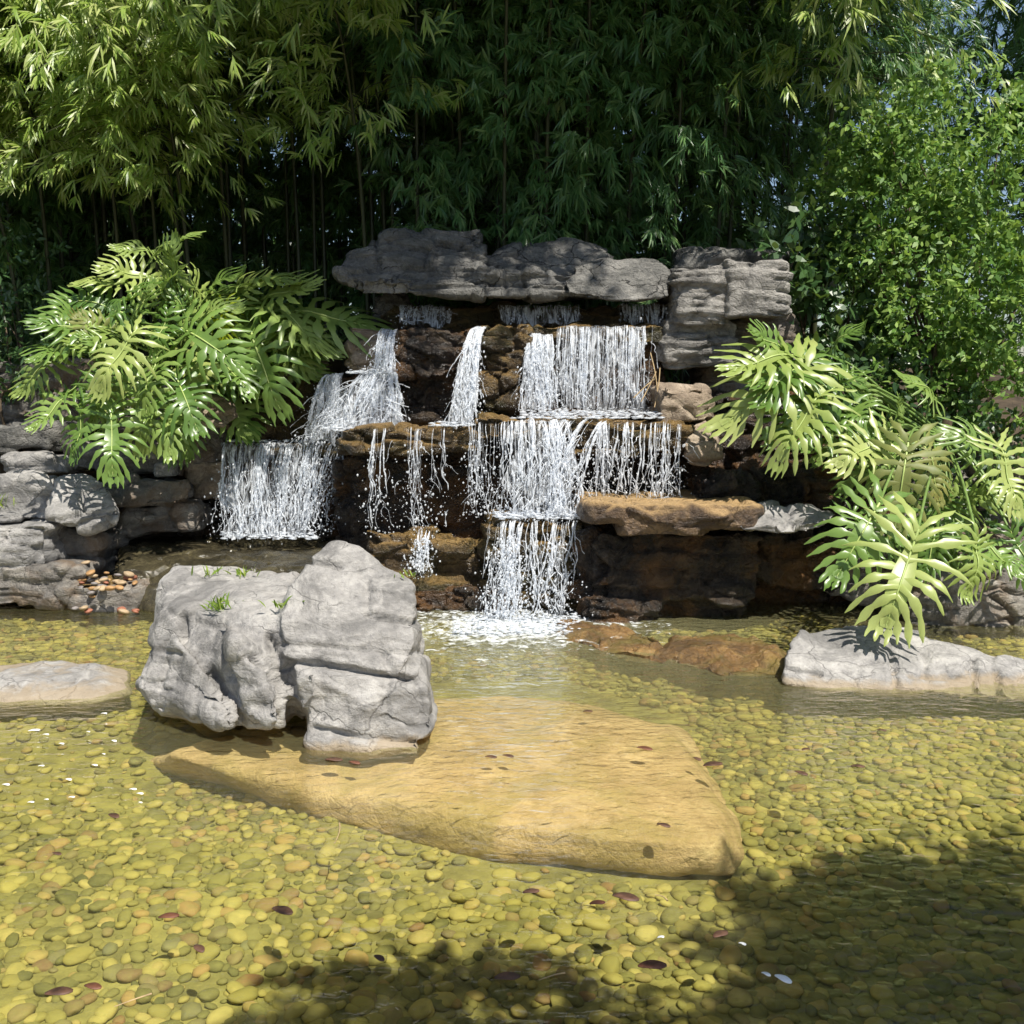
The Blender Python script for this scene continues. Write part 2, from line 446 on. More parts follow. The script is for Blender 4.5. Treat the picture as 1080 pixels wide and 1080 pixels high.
def rock(name, label, hulls, mt, vox=0.02, smooth=3, s=0.025, sf=9.0, ca=0.02, cf=3.0, fa=0.03, na=0.012, big=0.05, cracks=None, cat='rock', group=None, tilt=0.04, post=None):
    rock_seed[0] += 11
    sd = rock_seed[0]
    bm = bmesh.new()
    for h in hulls:
        hull_bm(bm, h)
    bmesh.ops.recalc_face_normals(bm, faces=bm.faces)
    me = bpy.data.meshes.new(name)
    bm.to_mesh(me)
    bm.free()
    o = link(name, me)
    md = o.modifiers.new('r', 'REMESH')
    md.mode = 'VOXEL'
    md.voxel_size = vox
    dg = bpy.context.evaluated_depsgraph_get()
    dg.update()
    me2 = bpy.data.meshes.new_from_object(o.evaluated_get(dg))
    o.modifiers.clear()
    o.data = me2
    bpy.data.meshes.remove(me)
    me = me2
    me.name = name
    n = len(me.vertices)
    V = np.empty(n * 3); me.vertices.foreach_get('co', V); V = V.reshape(-1, 3)
    E = np.empty(len(me.edges) * 2, dtype=np.int32); me.edges.foreach_get('vertices', E); E = E.reshape(-1, 2)

    def lap(X, it, k=0.6):
        deg = np.bincount(E.ravel(), minlength=n)[:, None].clip(1)
        for _ in range(it):
            A = np.zeros_like(X)
            for c in range(X.shape[1]):
                A[:, c] = np.bincount(E[:, 0], X[E[:, 1], c], n) + np.bincount(E[:, 1], X[E[:, 0], c], n)
            X = X + k * (A / deg - X)
        return X

    def nrm():
        me.vertices.foreach_set('co', V.ravel()); me.update()
        N = np.empty(n * 3); me.vertex_normals.foreach_get('vector', N)
        return N.reshape(-1, 3)
    V = lap(V, smooth)
    N = nrm()
    p = V
    off = np.array([sd * 1.37, sd * 0.71, sd * 0.31])
    q = p + off
    D = big * fbm(q * 1.7, 3, sd)
    d1, d2, cid = voro(q * cf * np.array([1, 1, 1.5]) + 0.35 * np.stack([vn(q * 3, sd), vn(q * 3, sd + 1), vn(q * 3, sd + 2)], 1), sd)
    D += fa * (cid - 0.5) * 2 * np.clip((d2 - d1) / 0.10, 0, 1)
    D -= ca * np.exp(-((d2 - d1) / 0.07) ** 2) * (vn(q * 1.5, sd + 9) > -0.2)
    wob = 0.07 * vn(q * 1.1, sd + 4) + 0.025 * vn(q * 4, sd + 5)
    t = (p[:, 2] + wob + tilt * p[:, 0]) * sf
    k = np.floor(t); fr = t - k
    ki = k.astype(np.int64)
    z0 = np.zeros_like(ki)
    r0, r1 = hsh(ki, z0, z0, sd), hsh(ki + 1, z0, z0, sd)
    w = np.clip((fr - 0.82) / 0.18, 0, 1)
    prof = (r0 * (1 - w) + r1 * w) * 2 - 1
    dist = np.minimum(fr, 1 - fr)
    side = np.clip(1 - np.abs(N[:, 2]) ** 2, 0, 1)
    broken = np.clip(0.6 + 1.2 * vn(q * 2.3, sd + 6), 0, 1)
    D += side * s * (prof * 0.8 - 1.1 * np.exp(-(dist / 0.09) ** 2) * broken)
    D += na * fbm(q * 7, 4, sd + 7) - 1.3 * na * np.abs(vn(q * 4.3, sd + 8)) - 0.9 * na * np.abs(vn(q * np.array([6, 6, 13.0]), sd + 10))
    V = p + N * D[:, None]
    if cracks:
        PX = proj(V)
        for line, wd, amt, push in cracks:
            best = np.full(n, 1e9)
            for (a, b) in zip(line[:-1], line[1:]):
                a, b = np.array(a, float), np.array(b, float)
                ab = b - a
                u = np.clip(((PX - a) @ ab) / (ab @ ab), 0, 1)
                best = np.minimum(best, np.linalg.norm(PX - (a + u[:, None] * ab), axis=1))
            front = N[:, 1] < 0.25
            V = V - N * (amt * np.exp(-(best / wd) ** 2) * front)[:, None]
    if post:
        V = lap(V, post, 0.5)
    me.vertices.foreach_set('co', V.ravel())
    me.materials.clear()
    me.materials.append(mt)
    me.polygons.foreach_set('use_smooth', np.ones(len(me.polygons), dtype=bool))
    me.update()
    # origin to the rock's base
    c = np.array([V[:, 0].mean(), V[:, 1].mean(), V[:, 2].min()])
    me.transform(Matrix.Translation(Vector(-c)))
    o.location = tuple(c)
    tag(o, label, cat, group)
    return o


def H(*pts):
    return [P(*p) for p in pts]


# --- the big boulder in the pool
bl = H((146, 722, 4.55), (160, 752, 4.50), (205, 765, 4.42), (300, 766, 4.33), (310, 735, 4.30), (262, 690, 4.40), (196, 672, 4.62), (176, 640, 4.8), (290, 650, 4.50), (168, 618, 5.1), (182, 600, 5.25), (215, 594, 5.35), (285, 604, 5.35), (312, 640, 5.2), (165, 730, 5.3), (300, 730, 5.3))
br1 = H((322, 745, 4.30), (300, 690, 4.36), (292, 655, 4.42), (306, 618, 4.6), (330, 590, 4.75), (350, 572, 4.85), (364, 573, 4.85), (398, 592, 4.80), (434, 612, 4.72), (441, 655, 4.5), (440, 690, 4.38), (300, 640, 5.2), (350, 590, 5.3), (430, 640, 5.2), (440, 700, 5.1), (320, 740, 5.1), (425, 712, 4.28), (330, 712, 4.30))
br2 = H((318, 716, 4.32), (330, 708, 4.3), (440, 708, 4.33), (447, 690, 4.45), (461, 740, 4.32), (462, 765, 4.28), (452, 782, 4.24), (332, 776, 4.26), (322, 745, 4.28), (450, 700, 5.0), (450, 765, 5.0), (330, 765, 5.0), (330, 710, 5.0), (390, 745, 4.19))
br3 = H((326, 776, 4.24), (446, 776, 4.22), (445, 800, 4.18), (326, 794, 4.2), (330, 778, 4.9), (440, 778, 4.9), (440, 800, 4.6), (330, 800, 4.6))
ridge = H((230, 650, 4.55), (250, 672, 4.34), (296, 757, 4.16), (286, 770, 4.2), (262, 752, 4.24), (240, 700, 4.36), (290, 700, 4.36), (270, 700, 4.6))
ridge2 = H((180, 660, 4.62), (205, 690, 4.45), (248, 760, 4.26), (235, 770, 4.32), (190, 750, 4.42), (165, 700, 4.6), (220, 700, 4.6))
nose = H((305, 715, 4.26), (330, 705, 4.24), (334, 735, 4.22), (318, 752, 4.24), (308, 742, 4.3), (330, 740, 4.5), (310, 720, 4.5))
gap = H((262, 612, 5.05), (312, 606, 5.0), (300, 622, 4.8), (280, 640, 4.62), (320, 640, 4.62), (335, 745, 4.42), (295, 755, 4.44), (270, 690, 4.52), (280, 650, 5.2), (330, 640, 5.2), (335, 755, 5.0), (280, 755, 5.0))
foot = H((165, 748, 4.62), (230, 772, 4.5), (310, 774, 4.6), (300, 740, 4.9), (180, 735, 5.0), (240, 778, 4.8))
rock('boulder', 'big grey weathered boulder standing in the pool in front of the falls', [bl, br1, br2, br3, ridge, ridge2, nose, foot, gap], M['grey_wl'], vox=0.0125, smooth=4,
     s=0.014, sf=8, ca=0.008, cf=4.2, fa=0.012, na=0.011, big=0.045, cat='boulder', post=1, cracks=[
         ([(296, 700), (335, 700), (370, 706), (400, 712), (432, 716)], 3.2, 0.06, 0), ([(283, 672), (290, 690), (298, 705), (300, 716)], 4.0, 0.07, 0),
         ([(302, 712), (303, 735), (312, 760)], 7.0, 0.05, 0), ([(262, 690), (285, 700), (296, 725)], 5.0, 0.06, 0),
         ([(295, 680), (340, 682), (445, 690)], 2.0, 0.022, 0), ([(387, 647), (410, 652), (437, 656)], 2.6, 0.04, 0), ([(387, 647), (388, 610)], 2.5, 0.02, 0),
         ([(192, 650), (194, 678), (208, 698), (225, 712), (245, 740)], 4.0, 0.045, 0), ([(218, 706), (228, 735), (250, 760)], 6.0, 0.06, 0),
         ([(320, 590), (345, 594), (358, 598)], 2.5, 0.04, 0), ([(330, 768), (380, 778), (448, 784)], 2.5, 0.035, 0), ([(150, 683), (190, 690)], 2.0, 0.02, 0), ([(168, 728), (176, 700)], 2.0, 0.02, 0), ([(160, 724), (200, 735), (225, 738)], 2.0, 0.02, 0),
         ([(405, 690), (412, 705), (405, 730), (408, 750)], 5, 0.03, 0), ([(440, 718), (446, 760)], 4, 0.02, 0)])

# --- submerged slab
top = [W(*p, -0.07) for p in ((178, 795), (250, 775), (330, 762), (440, 742), (520, 736), (610, 741), (706, 768), (730, 812), (760, 858), (766, 878), (742, 888), (686, 884), (600, 875), (500, 862), (400, 838), (300, 808))]
bot = [W(*p, -0.25) for p in ((152, 806), (240, 775), (330, 760), (440, 740), (520, 734), (610, 738), (722, 766), (748, 815), (786, 868), (794, 905), (776, 932), (690, 932), (600, 922), (500, 912), (400, 888), (300, 848))]
rock('sandstone_slab', 'broad flat tan slab lying just under the water beside the boulder', [top + bot], M['slab'], vox=0.022, smooth=9, s=0.006, sf=16, ca=0.0, fa=0.006, na=0.007, big=0.012, cat='rock slab')

# --- right boulder
rock('boulder', 'pale grey boulder at the right edge of the pool under hanging lobed leaves', [
    H((826, 722, 5.15), (828, 690, 5.25), (842, 664, 5.5), (880, 658, 5.6), (960, 662, 5.6), (985, 676, 5.45), (1000, 730, 5.05), (900, 729, 5.08), (860, 728, 5.1), (840, 690, 5.9), (985, 690, 5.9), (1000, 725, 5.7)),
    H((970, 672, 5.5), (1020, 690, 5.3), (1090, 698, 5.35), (1130, 712, 5.3), (1130, 742, 5.1), (1060, 740, 5.05), (985, 735, 5.05), (1100, 700, 5.8), (980, 690, 5.8))],
    M['grey_wl'], vox=0.014, smooth=3, s=0.014, sf=12, ca=0.012, cf=3.5, fa=0.015, na=0.009, big=0.02, cat='boulder',
    cracks=[([(830, 706), (865, 712)], 2.5, 0.03, 0), ([(940, 690), (946, 728)], 3.0, 0.035, 0), ([(1027, 695), (1030, 730)], 3, 0.04, 0), ([(905, 700), (930, 698)], 2, 0.02, 0), ([(960, 712), (1020, 716)], 2.4, 0.025, 0), ([(1050, 705), (1056, 735)], 3, 0.04, 0)])
# --- flat low rock left
a = [W(-60, 742), W(20, 738), W(100, 738), W(142, 728), W(140, 705), W(70, 694), W(-40, 700)]
lo = [v + (np.mean(a, axis=0) - v) * 0.3 + np.array([0, 0, -0.12]) for v in a]
hi = [v * np.array([1, 1, 0]) + (cen2 - v) * 0.5 * np.array([1, 1, 0]) + np.array([0, 0.05, 0.06]) for v in a for cen2 in [np.mean(a, axis=0)]]
a = [v + np.array([0, 0, -0.012]) for v in a]
rock('flat_rock', 'low flat pale rock barely above the water left of the big boulder', [lo + a + hi], M['grey_wl'], vox=0.018, smooth=4, s=0.008, na=0.008, big=0.015, fa=0.01, ca=0.008)

# --- left bank
K = dict(vox=0.017, smooth=2, s=0.016, sf=10, ca=0.022, cf=3.8, fa=0.03, na=0.010, big=0.03)
rock('rock', 'sunlit rounded grey rock at the far left edge, topmost on the bank block', [H((-40, 510, 7.2), (-10, 500, 7.3), (40, 499, 7.3), (62, 515, 7.25), (60, 550, 7.2), (-40, 552, 7.1), (0, 500, 7.9), (60, 510, 7.9), (60, 545, 7.8), (-40, 545, 7.8))], M['grey'], **K)
rock('rock', 'egg shaped sunlit grey rock overhanging the dark gap at the left bank', [H((48, 535, 7.1), (58, 508, 7.3), (85, 501, 7.4), (108, 512, 7.3), (127, 540, 7.15), (126, 554, 7.15), (90, 562, 7.1), (55, 552, 7.0), (70, 510, 7.9), (115, 530, 7.9), (110, 550, 7.8), (60, 545, 7.8))], M['grey'], **K)
rock('rock', 'pale square block at the left edge carrying the rounded rocks', [box(-60, 552, 64, 612, 6.95, 0.9)], M['grey'], **K)
rock('rock', 'dark layered block standing under the egg shaped rock', [box(56, 560, 108, 630, 7.25, 0.7)], M['bank'], **K)
rock('rock', 'brown layered shelf along the water at the left edge', [box(-80, 596, 86, 640, 6.9, 0.8)], M['bank'], **dict(K, sf=22, s=0.02))
rock('rock', 'small brown foot stone beside the heap of cobbles', [box(60, 612, 120, 640, 6.9, 0.5)], M['moss'], **K)
KB = dict(K, vox=0.024)
rock('rock', 'grey ledge rock at the left edge in the top course of the back wall', [box(-60, 448, 62, 476, 8.1, 0.7)], M['greydk'], **KB)
rock('rock', 'pale chipped stone under the top ledge of the left back wall', [box(2, 477, 76, 502, 7.95, 0.6)], M['grey'], **KB)
rock('rock', 'long dark slab running below the hanging left leaves', [box(70, 466, 208, 502, 8.0, 0.8)], M['bank'], **KB)
rock('rock', 'big dark wall block between the left leaves and the left cascade', [box(150, 436, 240, 492, 8.05, 0.8)], M['bank'], **KB)
rock('rock', 'dark hump backed rock with a thin sunlit rim behind the egg shaped rock', [H((100, 525, 7.7), (118, 505, 7.8), (150, 501, 7.8), (198, 508, 7.75), (203, 528, 7.7), (180, 535, 7.65), (110, 535, 7.65), (120, 505, 8.3), (200, 510, 8.3), (200, 530, 8.2), (110, 530, 8.2))], M['bank'], **KB)
rock('rock', 'small loose cube of stone on the left back wall', [box(162, 488, 183, 503, 7.85, 0.2, 2)], M['grey'], **dict(K, vox=0.012, big=0.01, fa=0.008))
rock('rock', 'shaded square block just above the wet basin', [box(124, 532, 212, 566, 7.8, 0.7)], M['bank'], **KB)
rock('rock', 'brown upright block left of the foot of the left cascade', [box(198, 486, 240, 530, 8.0, 0.7)], M['tan'], **KB)
rock('rock', 'dark recessed wall stone in the gap left of the cascade', [box(190, 520, 260, 568, 8.25, 0.6)], M['wet'], **KB)
rock('rock', 'rounded tan rock on the ledge above the left cascade', [H((200, 440, 7.7), (206, 424, 7.75), (225, 418, 7.8), (245, 425, 7.75), (252, 440, 7.7), (240, 450, 7.65), (205, 448, 7.65), (225, 420, 8.2), (245, 445, 8.2))], M['tan'], **dict(K, big=0.015))
rock('rock', 'brown cracked rock face behind the left leafy plant', [box(195, 380, 290, 455, 8.15, 0.7), box(255, 360, 348, 420, 8.3, 0.6)], M['tan'], **dict(KB, cf=5, fa=0.04))
rock('rock', 'reddish brown lumpy bank beside the upper left stream', [box(245, 400, 345, 470, 8.05, 0.6)], M['moss'], **dict(KB, cf=6, fa=0.05))
# --- wet basin under left cascade
rock('wet_slab', 'dark wet slab with a film of water below the left cascade', [[P(122, 598, 7.2), P(135, 584, 7.35), P(335, 602, 6.75), P(345, 620, 6.7), P(170, 612, 6.9), P(130, 640, 6.95), P(345, 660, 6.65), P(170, 650, 6.8)] + [P(120, 565, 8.2), P(380, 562, 8.2), P(380, 600, 8.2), P(120, 600, 8.2)]], M['film'], **dict(K, na=0.010, big=0.02, s=0.012, fa=0.015))
# --- waterfall body
KW = dict(vox=0.016, smooth=1, s=0.03, sf=8, ca=0.035, cf=4.2, fa=0.05, na=0.022, big=0.04)
rock('rock', 'mossy lip stone under the left cascade', [box(232, 464, 372, 482, 7.85, 0.6, 3)], M['moss'], **dict(KW, fa=0.02, big=0.02, s=0.015))
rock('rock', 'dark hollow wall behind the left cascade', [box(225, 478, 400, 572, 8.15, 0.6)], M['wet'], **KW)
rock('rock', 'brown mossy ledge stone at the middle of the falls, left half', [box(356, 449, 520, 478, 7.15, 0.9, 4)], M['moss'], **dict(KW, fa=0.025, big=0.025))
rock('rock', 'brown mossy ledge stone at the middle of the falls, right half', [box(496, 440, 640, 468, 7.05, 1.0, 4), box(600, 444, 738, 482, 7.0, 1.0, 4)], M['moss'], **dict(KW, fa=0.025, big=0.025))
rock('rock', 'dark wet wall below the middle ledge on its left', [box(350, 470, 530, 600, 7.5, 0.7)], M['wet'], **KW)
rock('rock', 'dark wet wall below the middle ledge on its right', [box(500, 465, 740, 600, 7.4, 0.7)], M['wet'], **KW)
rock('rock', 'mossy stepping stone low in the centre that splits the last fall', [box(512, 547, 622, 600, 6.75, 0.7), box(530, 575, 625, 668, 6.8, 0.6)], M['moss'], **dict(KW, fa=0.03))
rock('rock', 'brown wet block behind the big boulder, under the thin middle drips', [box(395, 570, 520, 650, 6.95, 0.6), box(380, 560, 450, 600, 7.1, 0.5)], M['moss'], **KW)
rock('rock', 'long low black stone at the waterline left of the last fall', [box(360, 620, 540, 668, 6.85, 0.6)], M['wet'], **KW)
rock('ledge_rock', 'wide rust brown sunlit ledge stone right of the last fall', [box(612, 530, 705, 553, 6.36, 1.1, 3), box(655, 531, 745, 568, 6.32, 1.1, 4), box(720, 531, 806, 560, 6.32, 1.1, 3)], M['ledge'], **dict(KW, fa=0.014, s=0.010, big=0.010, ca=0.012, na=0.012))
rock('rock', 'pale grey cap stone at the right end of the rust brown ledge', [H((776, 548, 6.3), (790, 536, 6.4), (815, 528, 6.5), (850, 528, 6.5), (884, 542, 6.45), (870, 556, 6.35), (830, 563, 6.28), (782, 562, 6.28), (800, 532, 6.9), (880, 538, 6.9), (870, 556, 6.9), (790, 556, 6.9))], M['grey'], **dict(K, vox=0.015, big=0.02))
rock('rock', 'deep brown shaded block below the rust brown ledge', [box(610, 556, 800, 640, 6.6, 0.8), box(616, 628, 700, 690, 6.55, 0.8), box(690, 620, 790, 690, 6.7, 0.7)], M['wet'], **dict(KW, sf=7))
rock('rock', 'shaded dry block under the pale cap stone', [box(755, 566, 900, 625, 6.9, 0.8)], M['wet'], **KW)  # dry stone; its shade is painted with the dark wet-rock colour
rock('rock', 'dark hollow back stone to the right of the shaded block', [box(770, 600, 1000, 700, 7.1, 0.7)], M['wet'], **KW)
rock('shore_stone', 'orange stained flat wet stone at the water edge below the last fall', [[W(575, 668), W(640, 690), W(700, 700), W(715, 690), W(640, 665), W(590, 655)] + [v + np.array([0, 0.05, 0.055]) for v in (W(600, 668), W(640, 684), W(690, 692), W(700, 682), W(640, 664))] + [v + np.array([0, 0.3, -.12]) for v in (W(575, 668), W(700, 700), W(640, 660))]], M['orange'], **dict(KW, vox=0.014, fa=0.022, cf=5, big=0.02, s=0.01, na=0.014, ca=0.015))
rock('shore_stone', 'orange stained flat wet stone with moss between the shore and the right boulder', [[W(690, 692), W(760, 712), W(830, 712), W(840, 690), W(760, 672), W(700, 678)] + [v + np.array([0, 0.05, 0.055]) for v in (W(710, 690), W(760, 704), W(820, 704), W(820, 690), W(760, 676))] + [v + np.array([0, 0.3, -.12]) for v in (W(690, 692), W(830, 712), W(760, 672))]], M['orange'], **dict(KW, vox=0.014, fa=0.022, cf=5, big=0.02, s=0.01, na=0.014, ca=0.015))
# upper falls
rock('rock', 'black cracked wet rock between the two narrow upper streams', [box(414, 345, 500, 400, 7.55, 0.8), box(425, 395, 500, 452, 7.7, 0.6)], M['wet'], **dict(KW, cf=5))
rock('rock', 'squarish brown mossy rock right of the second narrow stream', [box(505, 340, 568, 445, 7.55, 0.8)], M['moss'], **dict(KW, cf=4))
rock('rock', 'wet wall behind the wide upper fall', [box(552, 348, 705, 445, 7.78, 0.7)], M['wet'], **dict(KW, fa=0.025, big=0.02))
rock('rock', 'lip stone of the wide upper fall', [box(560, 342, 700, 362, 7.66, 0.7, 2)], M['moss'], **dict(KW, fa=0.015, big=0.015, s=0.01))
rock('rock', 'top step stone right under the roof slabs of the falls', [box(395, 318, 560, 350, 8.05, 0.7, 3), box(530, 320, 710, 350, 8.0, 0.7, 2)], M['moss'], **dict(KW, fa=0.025, big=0.02))
rock('rock', 'grey brown rounded stone left of the first narrow stream', [box(366, 340, 408, 392, 7.75, 0.5, 4)], M['tan'], **dict(K, vox=0.016))
rock('rock', 'bluish dark stone tucked under the roof slab at its left end', [box(392, 310, 432, 345, 8.1, 0.4)], M['greydk'], **K)
rock('rock', 'brown stone step between the left stream and the middle ledge', [box(340, 392, 432, 455, 7.9, 0.5)], M['wet'], **KW)
# roof slabs
KR = dict(vox=0.014, smooth=1, s=0.045, sf=12, ca=0.03, cf=2.6, fa=0.035, na=0.010, big=0.03)
rock('roof_slab', 'long layered grey slab capping the left half of the falls', [H((356, 285, 7.75), (372, 262, 7.9), (410, 247, 8.0), (505, 243, 8.0), (515, 285, 7.75), (520, 312, 7.65), (380, 308, 7.65), (356, 296, 7.7), (370, 280, 8.7), (410, 250, 8.8), (510, 250, 8.8), (515, 310, 8.8), (370, 300, 8.7)), H((490, 280, 7.75), (540, 282, 7.75), (640, 290, 7.7), (640, 314, 7.65), (500, 314, 7.65), (500, 285, 8.6), (640, 290, 8.6), (640, 312, 8.6), (500, 312, 8.6))], M['greydk'], **dict(KR, cracks=[([(385, 270), (430, 262), (505, 262)], 2, 0.03, 0), ([(370, 288), (430, 284), (515, 285)], 2, 0.035, 0), ([(396, 250), (398, 285)], 1.8, 0.03, 0), ([(425, 285), (410, 300), (400, 303)], 1.6, 0.03, 0), ([(410, 255), (460, 268), (505, 258)], 1.8, 0.035, 0), ([(365, 300), (440, 304), (520, 300), (600, 304)], 1.8, 0.035, 0), ([(530, 286), (535, 310)], 1.8, 0.03, 0), ([(560, 284), (556, 300)], 1.6, 0.03, 0), ([(450, 264), (446, 284)], 1.6, 0.03, 0)]))
rock('roof_slab', 'rounded grey slab lying behind the top of the falls, middle of the roof', [H((505, 275, 8.1), (540, 258, 8.3), (600, 254, 8.3), (640, 266, 8.2), (640, 292, 8.0), (505, 292, 8.0), (540, 258, 9.0), (640, 266, 9.0), (640, 290, 9.0), (505, 290, 9.0))], M['greydk'], **KR)
rock('roof_slab', 'dark leaning slab next to the layered tower on the roof', [H((594, 296, 7.65), (606, 282, 7.75), (640, 274, 7.85), (695, 273, 7.85), (708, 290, 7.75), (705, 312, 7.62), (660, 318, 7.55), (600, 310, 7.58), (610, 282, 8.5), (700, 276, 8.5), (700, 310, 8.5), (605, 308, 8.5))], M['greydk'], **dict(KR, s=0.01, fa=0.015))
rock('roof_slab', 'thin shaded slab along the back behind the layered tower', [H((708, 285, 8.3), (720, 268, 8.4), (790, 260, 8.4), (828, 262, 8.4), (830, 290, 8.3), (708, 292, 8.3), (720, 268, 9.1), (828, 262, 9.1), (830, 290, 9.1), (708, 292, 9.1))], M['greydk'], **KR)
KT = dict(vox=0.014, smooth=1, s=0.034, sf=17, ca=0.012, cf=3.0, fa=0.012, na=0.014, big=0.025)
rock('tower_rock', 'sunlit layered grey tower rock right of the wide upper fall', [box(704, 282, 772, 345, 7.6, 0.9, 3), box(692, 334, 782, 392, 7.7, 0.8, 3)], M['greymid'], **KT)
rock('tower_rock', 'sunlit overhanging grey block leaning on the right side of the tower', [box(764, 274, 836, 336, 7.55, 0.8, 4)], M['greymid'], **dict(KT, sf=12))
rock('rock', 'shaded brown footing stone under the overhanging tower block', [box(740, 330, 850, 420, 7.95, 0.7)], M['bank'], **KT)
rock('rock', 'squared grey brown stone at the right end of the middle ledge', [box(690, 402, 754, 448, 7.1, 0.6, 4)], M['tan'], **dict(K, vox=0.016, cf=4))
rock('rock', 'rounded orange and grey stone hanging at the right end of the middle ledge', [H((722, 470, 6.95), (728, 448, 7.05), (745, 440, 7.1), (758, 455, 7.05), (760, 482, 7.0), (745, 492, 6.95), (726, 488, 6.95), (745, 445, 7.5), (758, 485, 7.5), (728, 485, 7.5))], M['tan'], **dict(K, vox=0.014, big=0.02))
rock('rock', 'dark thin shelf to the right of the middle falls', [box(732, 505, 800, 532, 6.9, 0.7)], M['wet'], **KW)
rock('rock', 'dark layered shelf in shade below the right leafy plant', [box(790, 490, 960, 545, 7.0, 0.7)], M['wet'], **dict(KW, sf=14))  # bank stone in the darker wet-rock colour
rock('rock', 'black recess wall behind the round stone right of the falls', [box(740, 410, 900, 505, 7.7, 0.6)], M['wet'], **KW)  # bank stone too, wet-rock colour for a darker tone
rock('rock', 'brown layered bank rock behind the right boulder, at the right edge', [box(960, 610, 1120, 700, 6.5, 0.8), box(880, 560, 1130, 640, 6.9, 0.7)], M['bank'], **dict(KW, sf=12))
rock('rock', 'upper bank rock at the right edge behind the lobed leaves', [box(880, 470, 1140, 580, 7.3, 0.7)], M['bank'], **KW)
rock('rock', 'dark rock behind the left leafy plant at the left edge', [box(-70, 380, 210, 460, 8.5, 0.7)], M['bank'], **KW)

# ------------------------------------------------------------------ ground, pool bed, water
xs = np.unique(np.concatenate([np.linspace(-7, 7, 71), np.linspace(-220, 220, 45)]))
ys = np.unique(np.concatenate([np.linspace(-1.5, 12, 69), np.linspace(-200, 240, 45)]))
GX, GY = np.meshgrid(xs, ys)
pp = np.stack([GX.ravel(), GY.ravel(), np.zeros(GX.size)], 1)


def sst(x, a, b):
    u = np.clip((x - a) / (b - a), 0, 1)
    return u * u * (3 - 2 * u)


def ground_z(p):
    x, y = p[:, 0], p[:, 1]
    back = sst(y, 8.2, 8.9) * 1.5 + sst(y, 8.9, 11) * 0.45
    sides = sst(np.abs(x), 4.6, 5.8) * 0.85
    near = sst(-y, -0.7, 0.3) * 0.55
    z = -0.62 + np.maximum(np.maximum(back + 0.45 * (back > 0.01), sides), near)
    return z + 0.06 * fbm(p * 0.9, 3, 3)


pp[:, 2] = ground_z(pp)
nx, ny = len(xs), len(ys)
idx = np.arange(nx * ny).reshape(ny, nx)
faces = np.stack([idx[:-1, :-1].ravel(), idx[:-1, 1:].ravel(), idx[1:, 1:].ravel(), idx[1:, :-1].ravel()], 1)
tag(link('ground', mesh_np('ground', pp, faces, M['soil'])), kind='structure')


def grid(name, x0, x1, y0, y1, n, m, zf, mt):
    X, Y = np.meshgrid(np.linspace(x0, x1, n), np.linspace(y0, y1, m))
    q = np.stack([X.ravel(), Y.ravel(), np.zeros(X.size)], 1)
    q[:, 2] = zf(q)
    i = np.arange(n * m).reshape(m, n)
    f = np.stack([i[:-1, :-1].ravel(), i[:-1, 1:].ravel(), i[1:, 1:].ravel(), i[1:, :-1].ravel()], 1)
    return tag(link(name, mesh_np(name, q, f, mt)), kind='structure')


def bed_z(q):
    return -0.22 + 0.03 * fbm(q * 0.9, 3, 5) + 0.11 * sst(q[:, 1], 4.6, 6.2) + 0.15 * np.exp(-((q[:, 0] + 2.55) / 0.75) ** 2 - ((q[:, 1] - 5.25) / 0.45) ** 2)


grid('pool_bed', -5.2, 5.2, 0.4, 8.1, 105, 78, bed_z, M['bed'])
grid('water', -5.4, 5.4, 0.2, 8.2, 109, 81, lambda q: 0.004 * fbm(q * 1.6, 3, 8), M['water'])

# ------------------------------------------------------------------ pebbles on the bed
slab2d = np.array([v[:2] for v in bot])


def inside(pt, poly):
    x, y = pt
    c = False
    j = len(poly) - 1
    for i in range(len(poly)):
        xi, yi = poly[i]; xj, yj = poly[j]
        if (yi > y) != (yj > y) and x < (xj - xi) * (y - yi) / (yj - yi) + xi:
            c = not c
        j = i
    return c


def ico(sub):
    bm = bmesh.new()
    bmesh.ops.create_icosphere(bm, subdivisions=sub, radius=1)
    V = np.array([v.co[:] for v in bm.verts]); Fc = np.array([[v.index for v in f.verts] for f in bm.faces])
    bm.free()
    return V, Fc


IV2, IF2 = ico(2)
IV3, IF3 = ico(3)


def pebble_shape(V, k):
    v = V * np.array([1.0, 0.76, 0.40])
    v = np.sign(v) * np.abs(v) ** 0.92
    v = v * (1 + 0.2 * vn(V * 0.9 + k * 7.7, k) + 0.09 * vn(V * 2.1 + k * 3.1, k + 40))[:, None]
    return v


pts = []
sp_ = 0.049
y = 1.75
while y < 7.6:
    half = min(5.0, 0.56 * y + 0.5)
    x = -half
    while x < half:
        px, py = x + random.uniform(-.6, .6) * sp_, y + random.uniform(-.6, .6) * sp_
        if vn(np.array([[px * 1.1, py * 1.1, 2.2]]), 4)[0] > -0.55 or random.random() < 0.4:
            if not inside((px, py), slab2d):
                pts.append((px, py))
        x += sp_ * random.uniform(0.85, 1.25)
    y += sp_ * 0.78
pts = np.array(pts)
bz = bed_z(np.stack([pts[:, 0], pts[:, 1], np.zeros(len(pts))], 1))
peb = []
for (x, y), z in zip(pts, bz):
    r = random.choice((0.013, 0.019, 0.024, 0.027, 0.029, 0.033, 0.041)) * random.uniform(0.85, 1.15)
    peb.append((x, y, z + r * random.uniform(0.0, 0.32), r, random.uniform(0, 6.28), random.uniform(-.25, .25), random.uniform(-.25, .25)))
pr = proj(np.array([(p[0], p[1], p[2]) for p in peb]))
inview = (pr[:, 0] > 4) & (pr[:, 0] < 1076) & (pr[:, 1] < 1076)
dist = np.array([p[3] / math.hypot(p[1], CAMZ) for p in peb])
order = np.argsort(-(dist * inview))
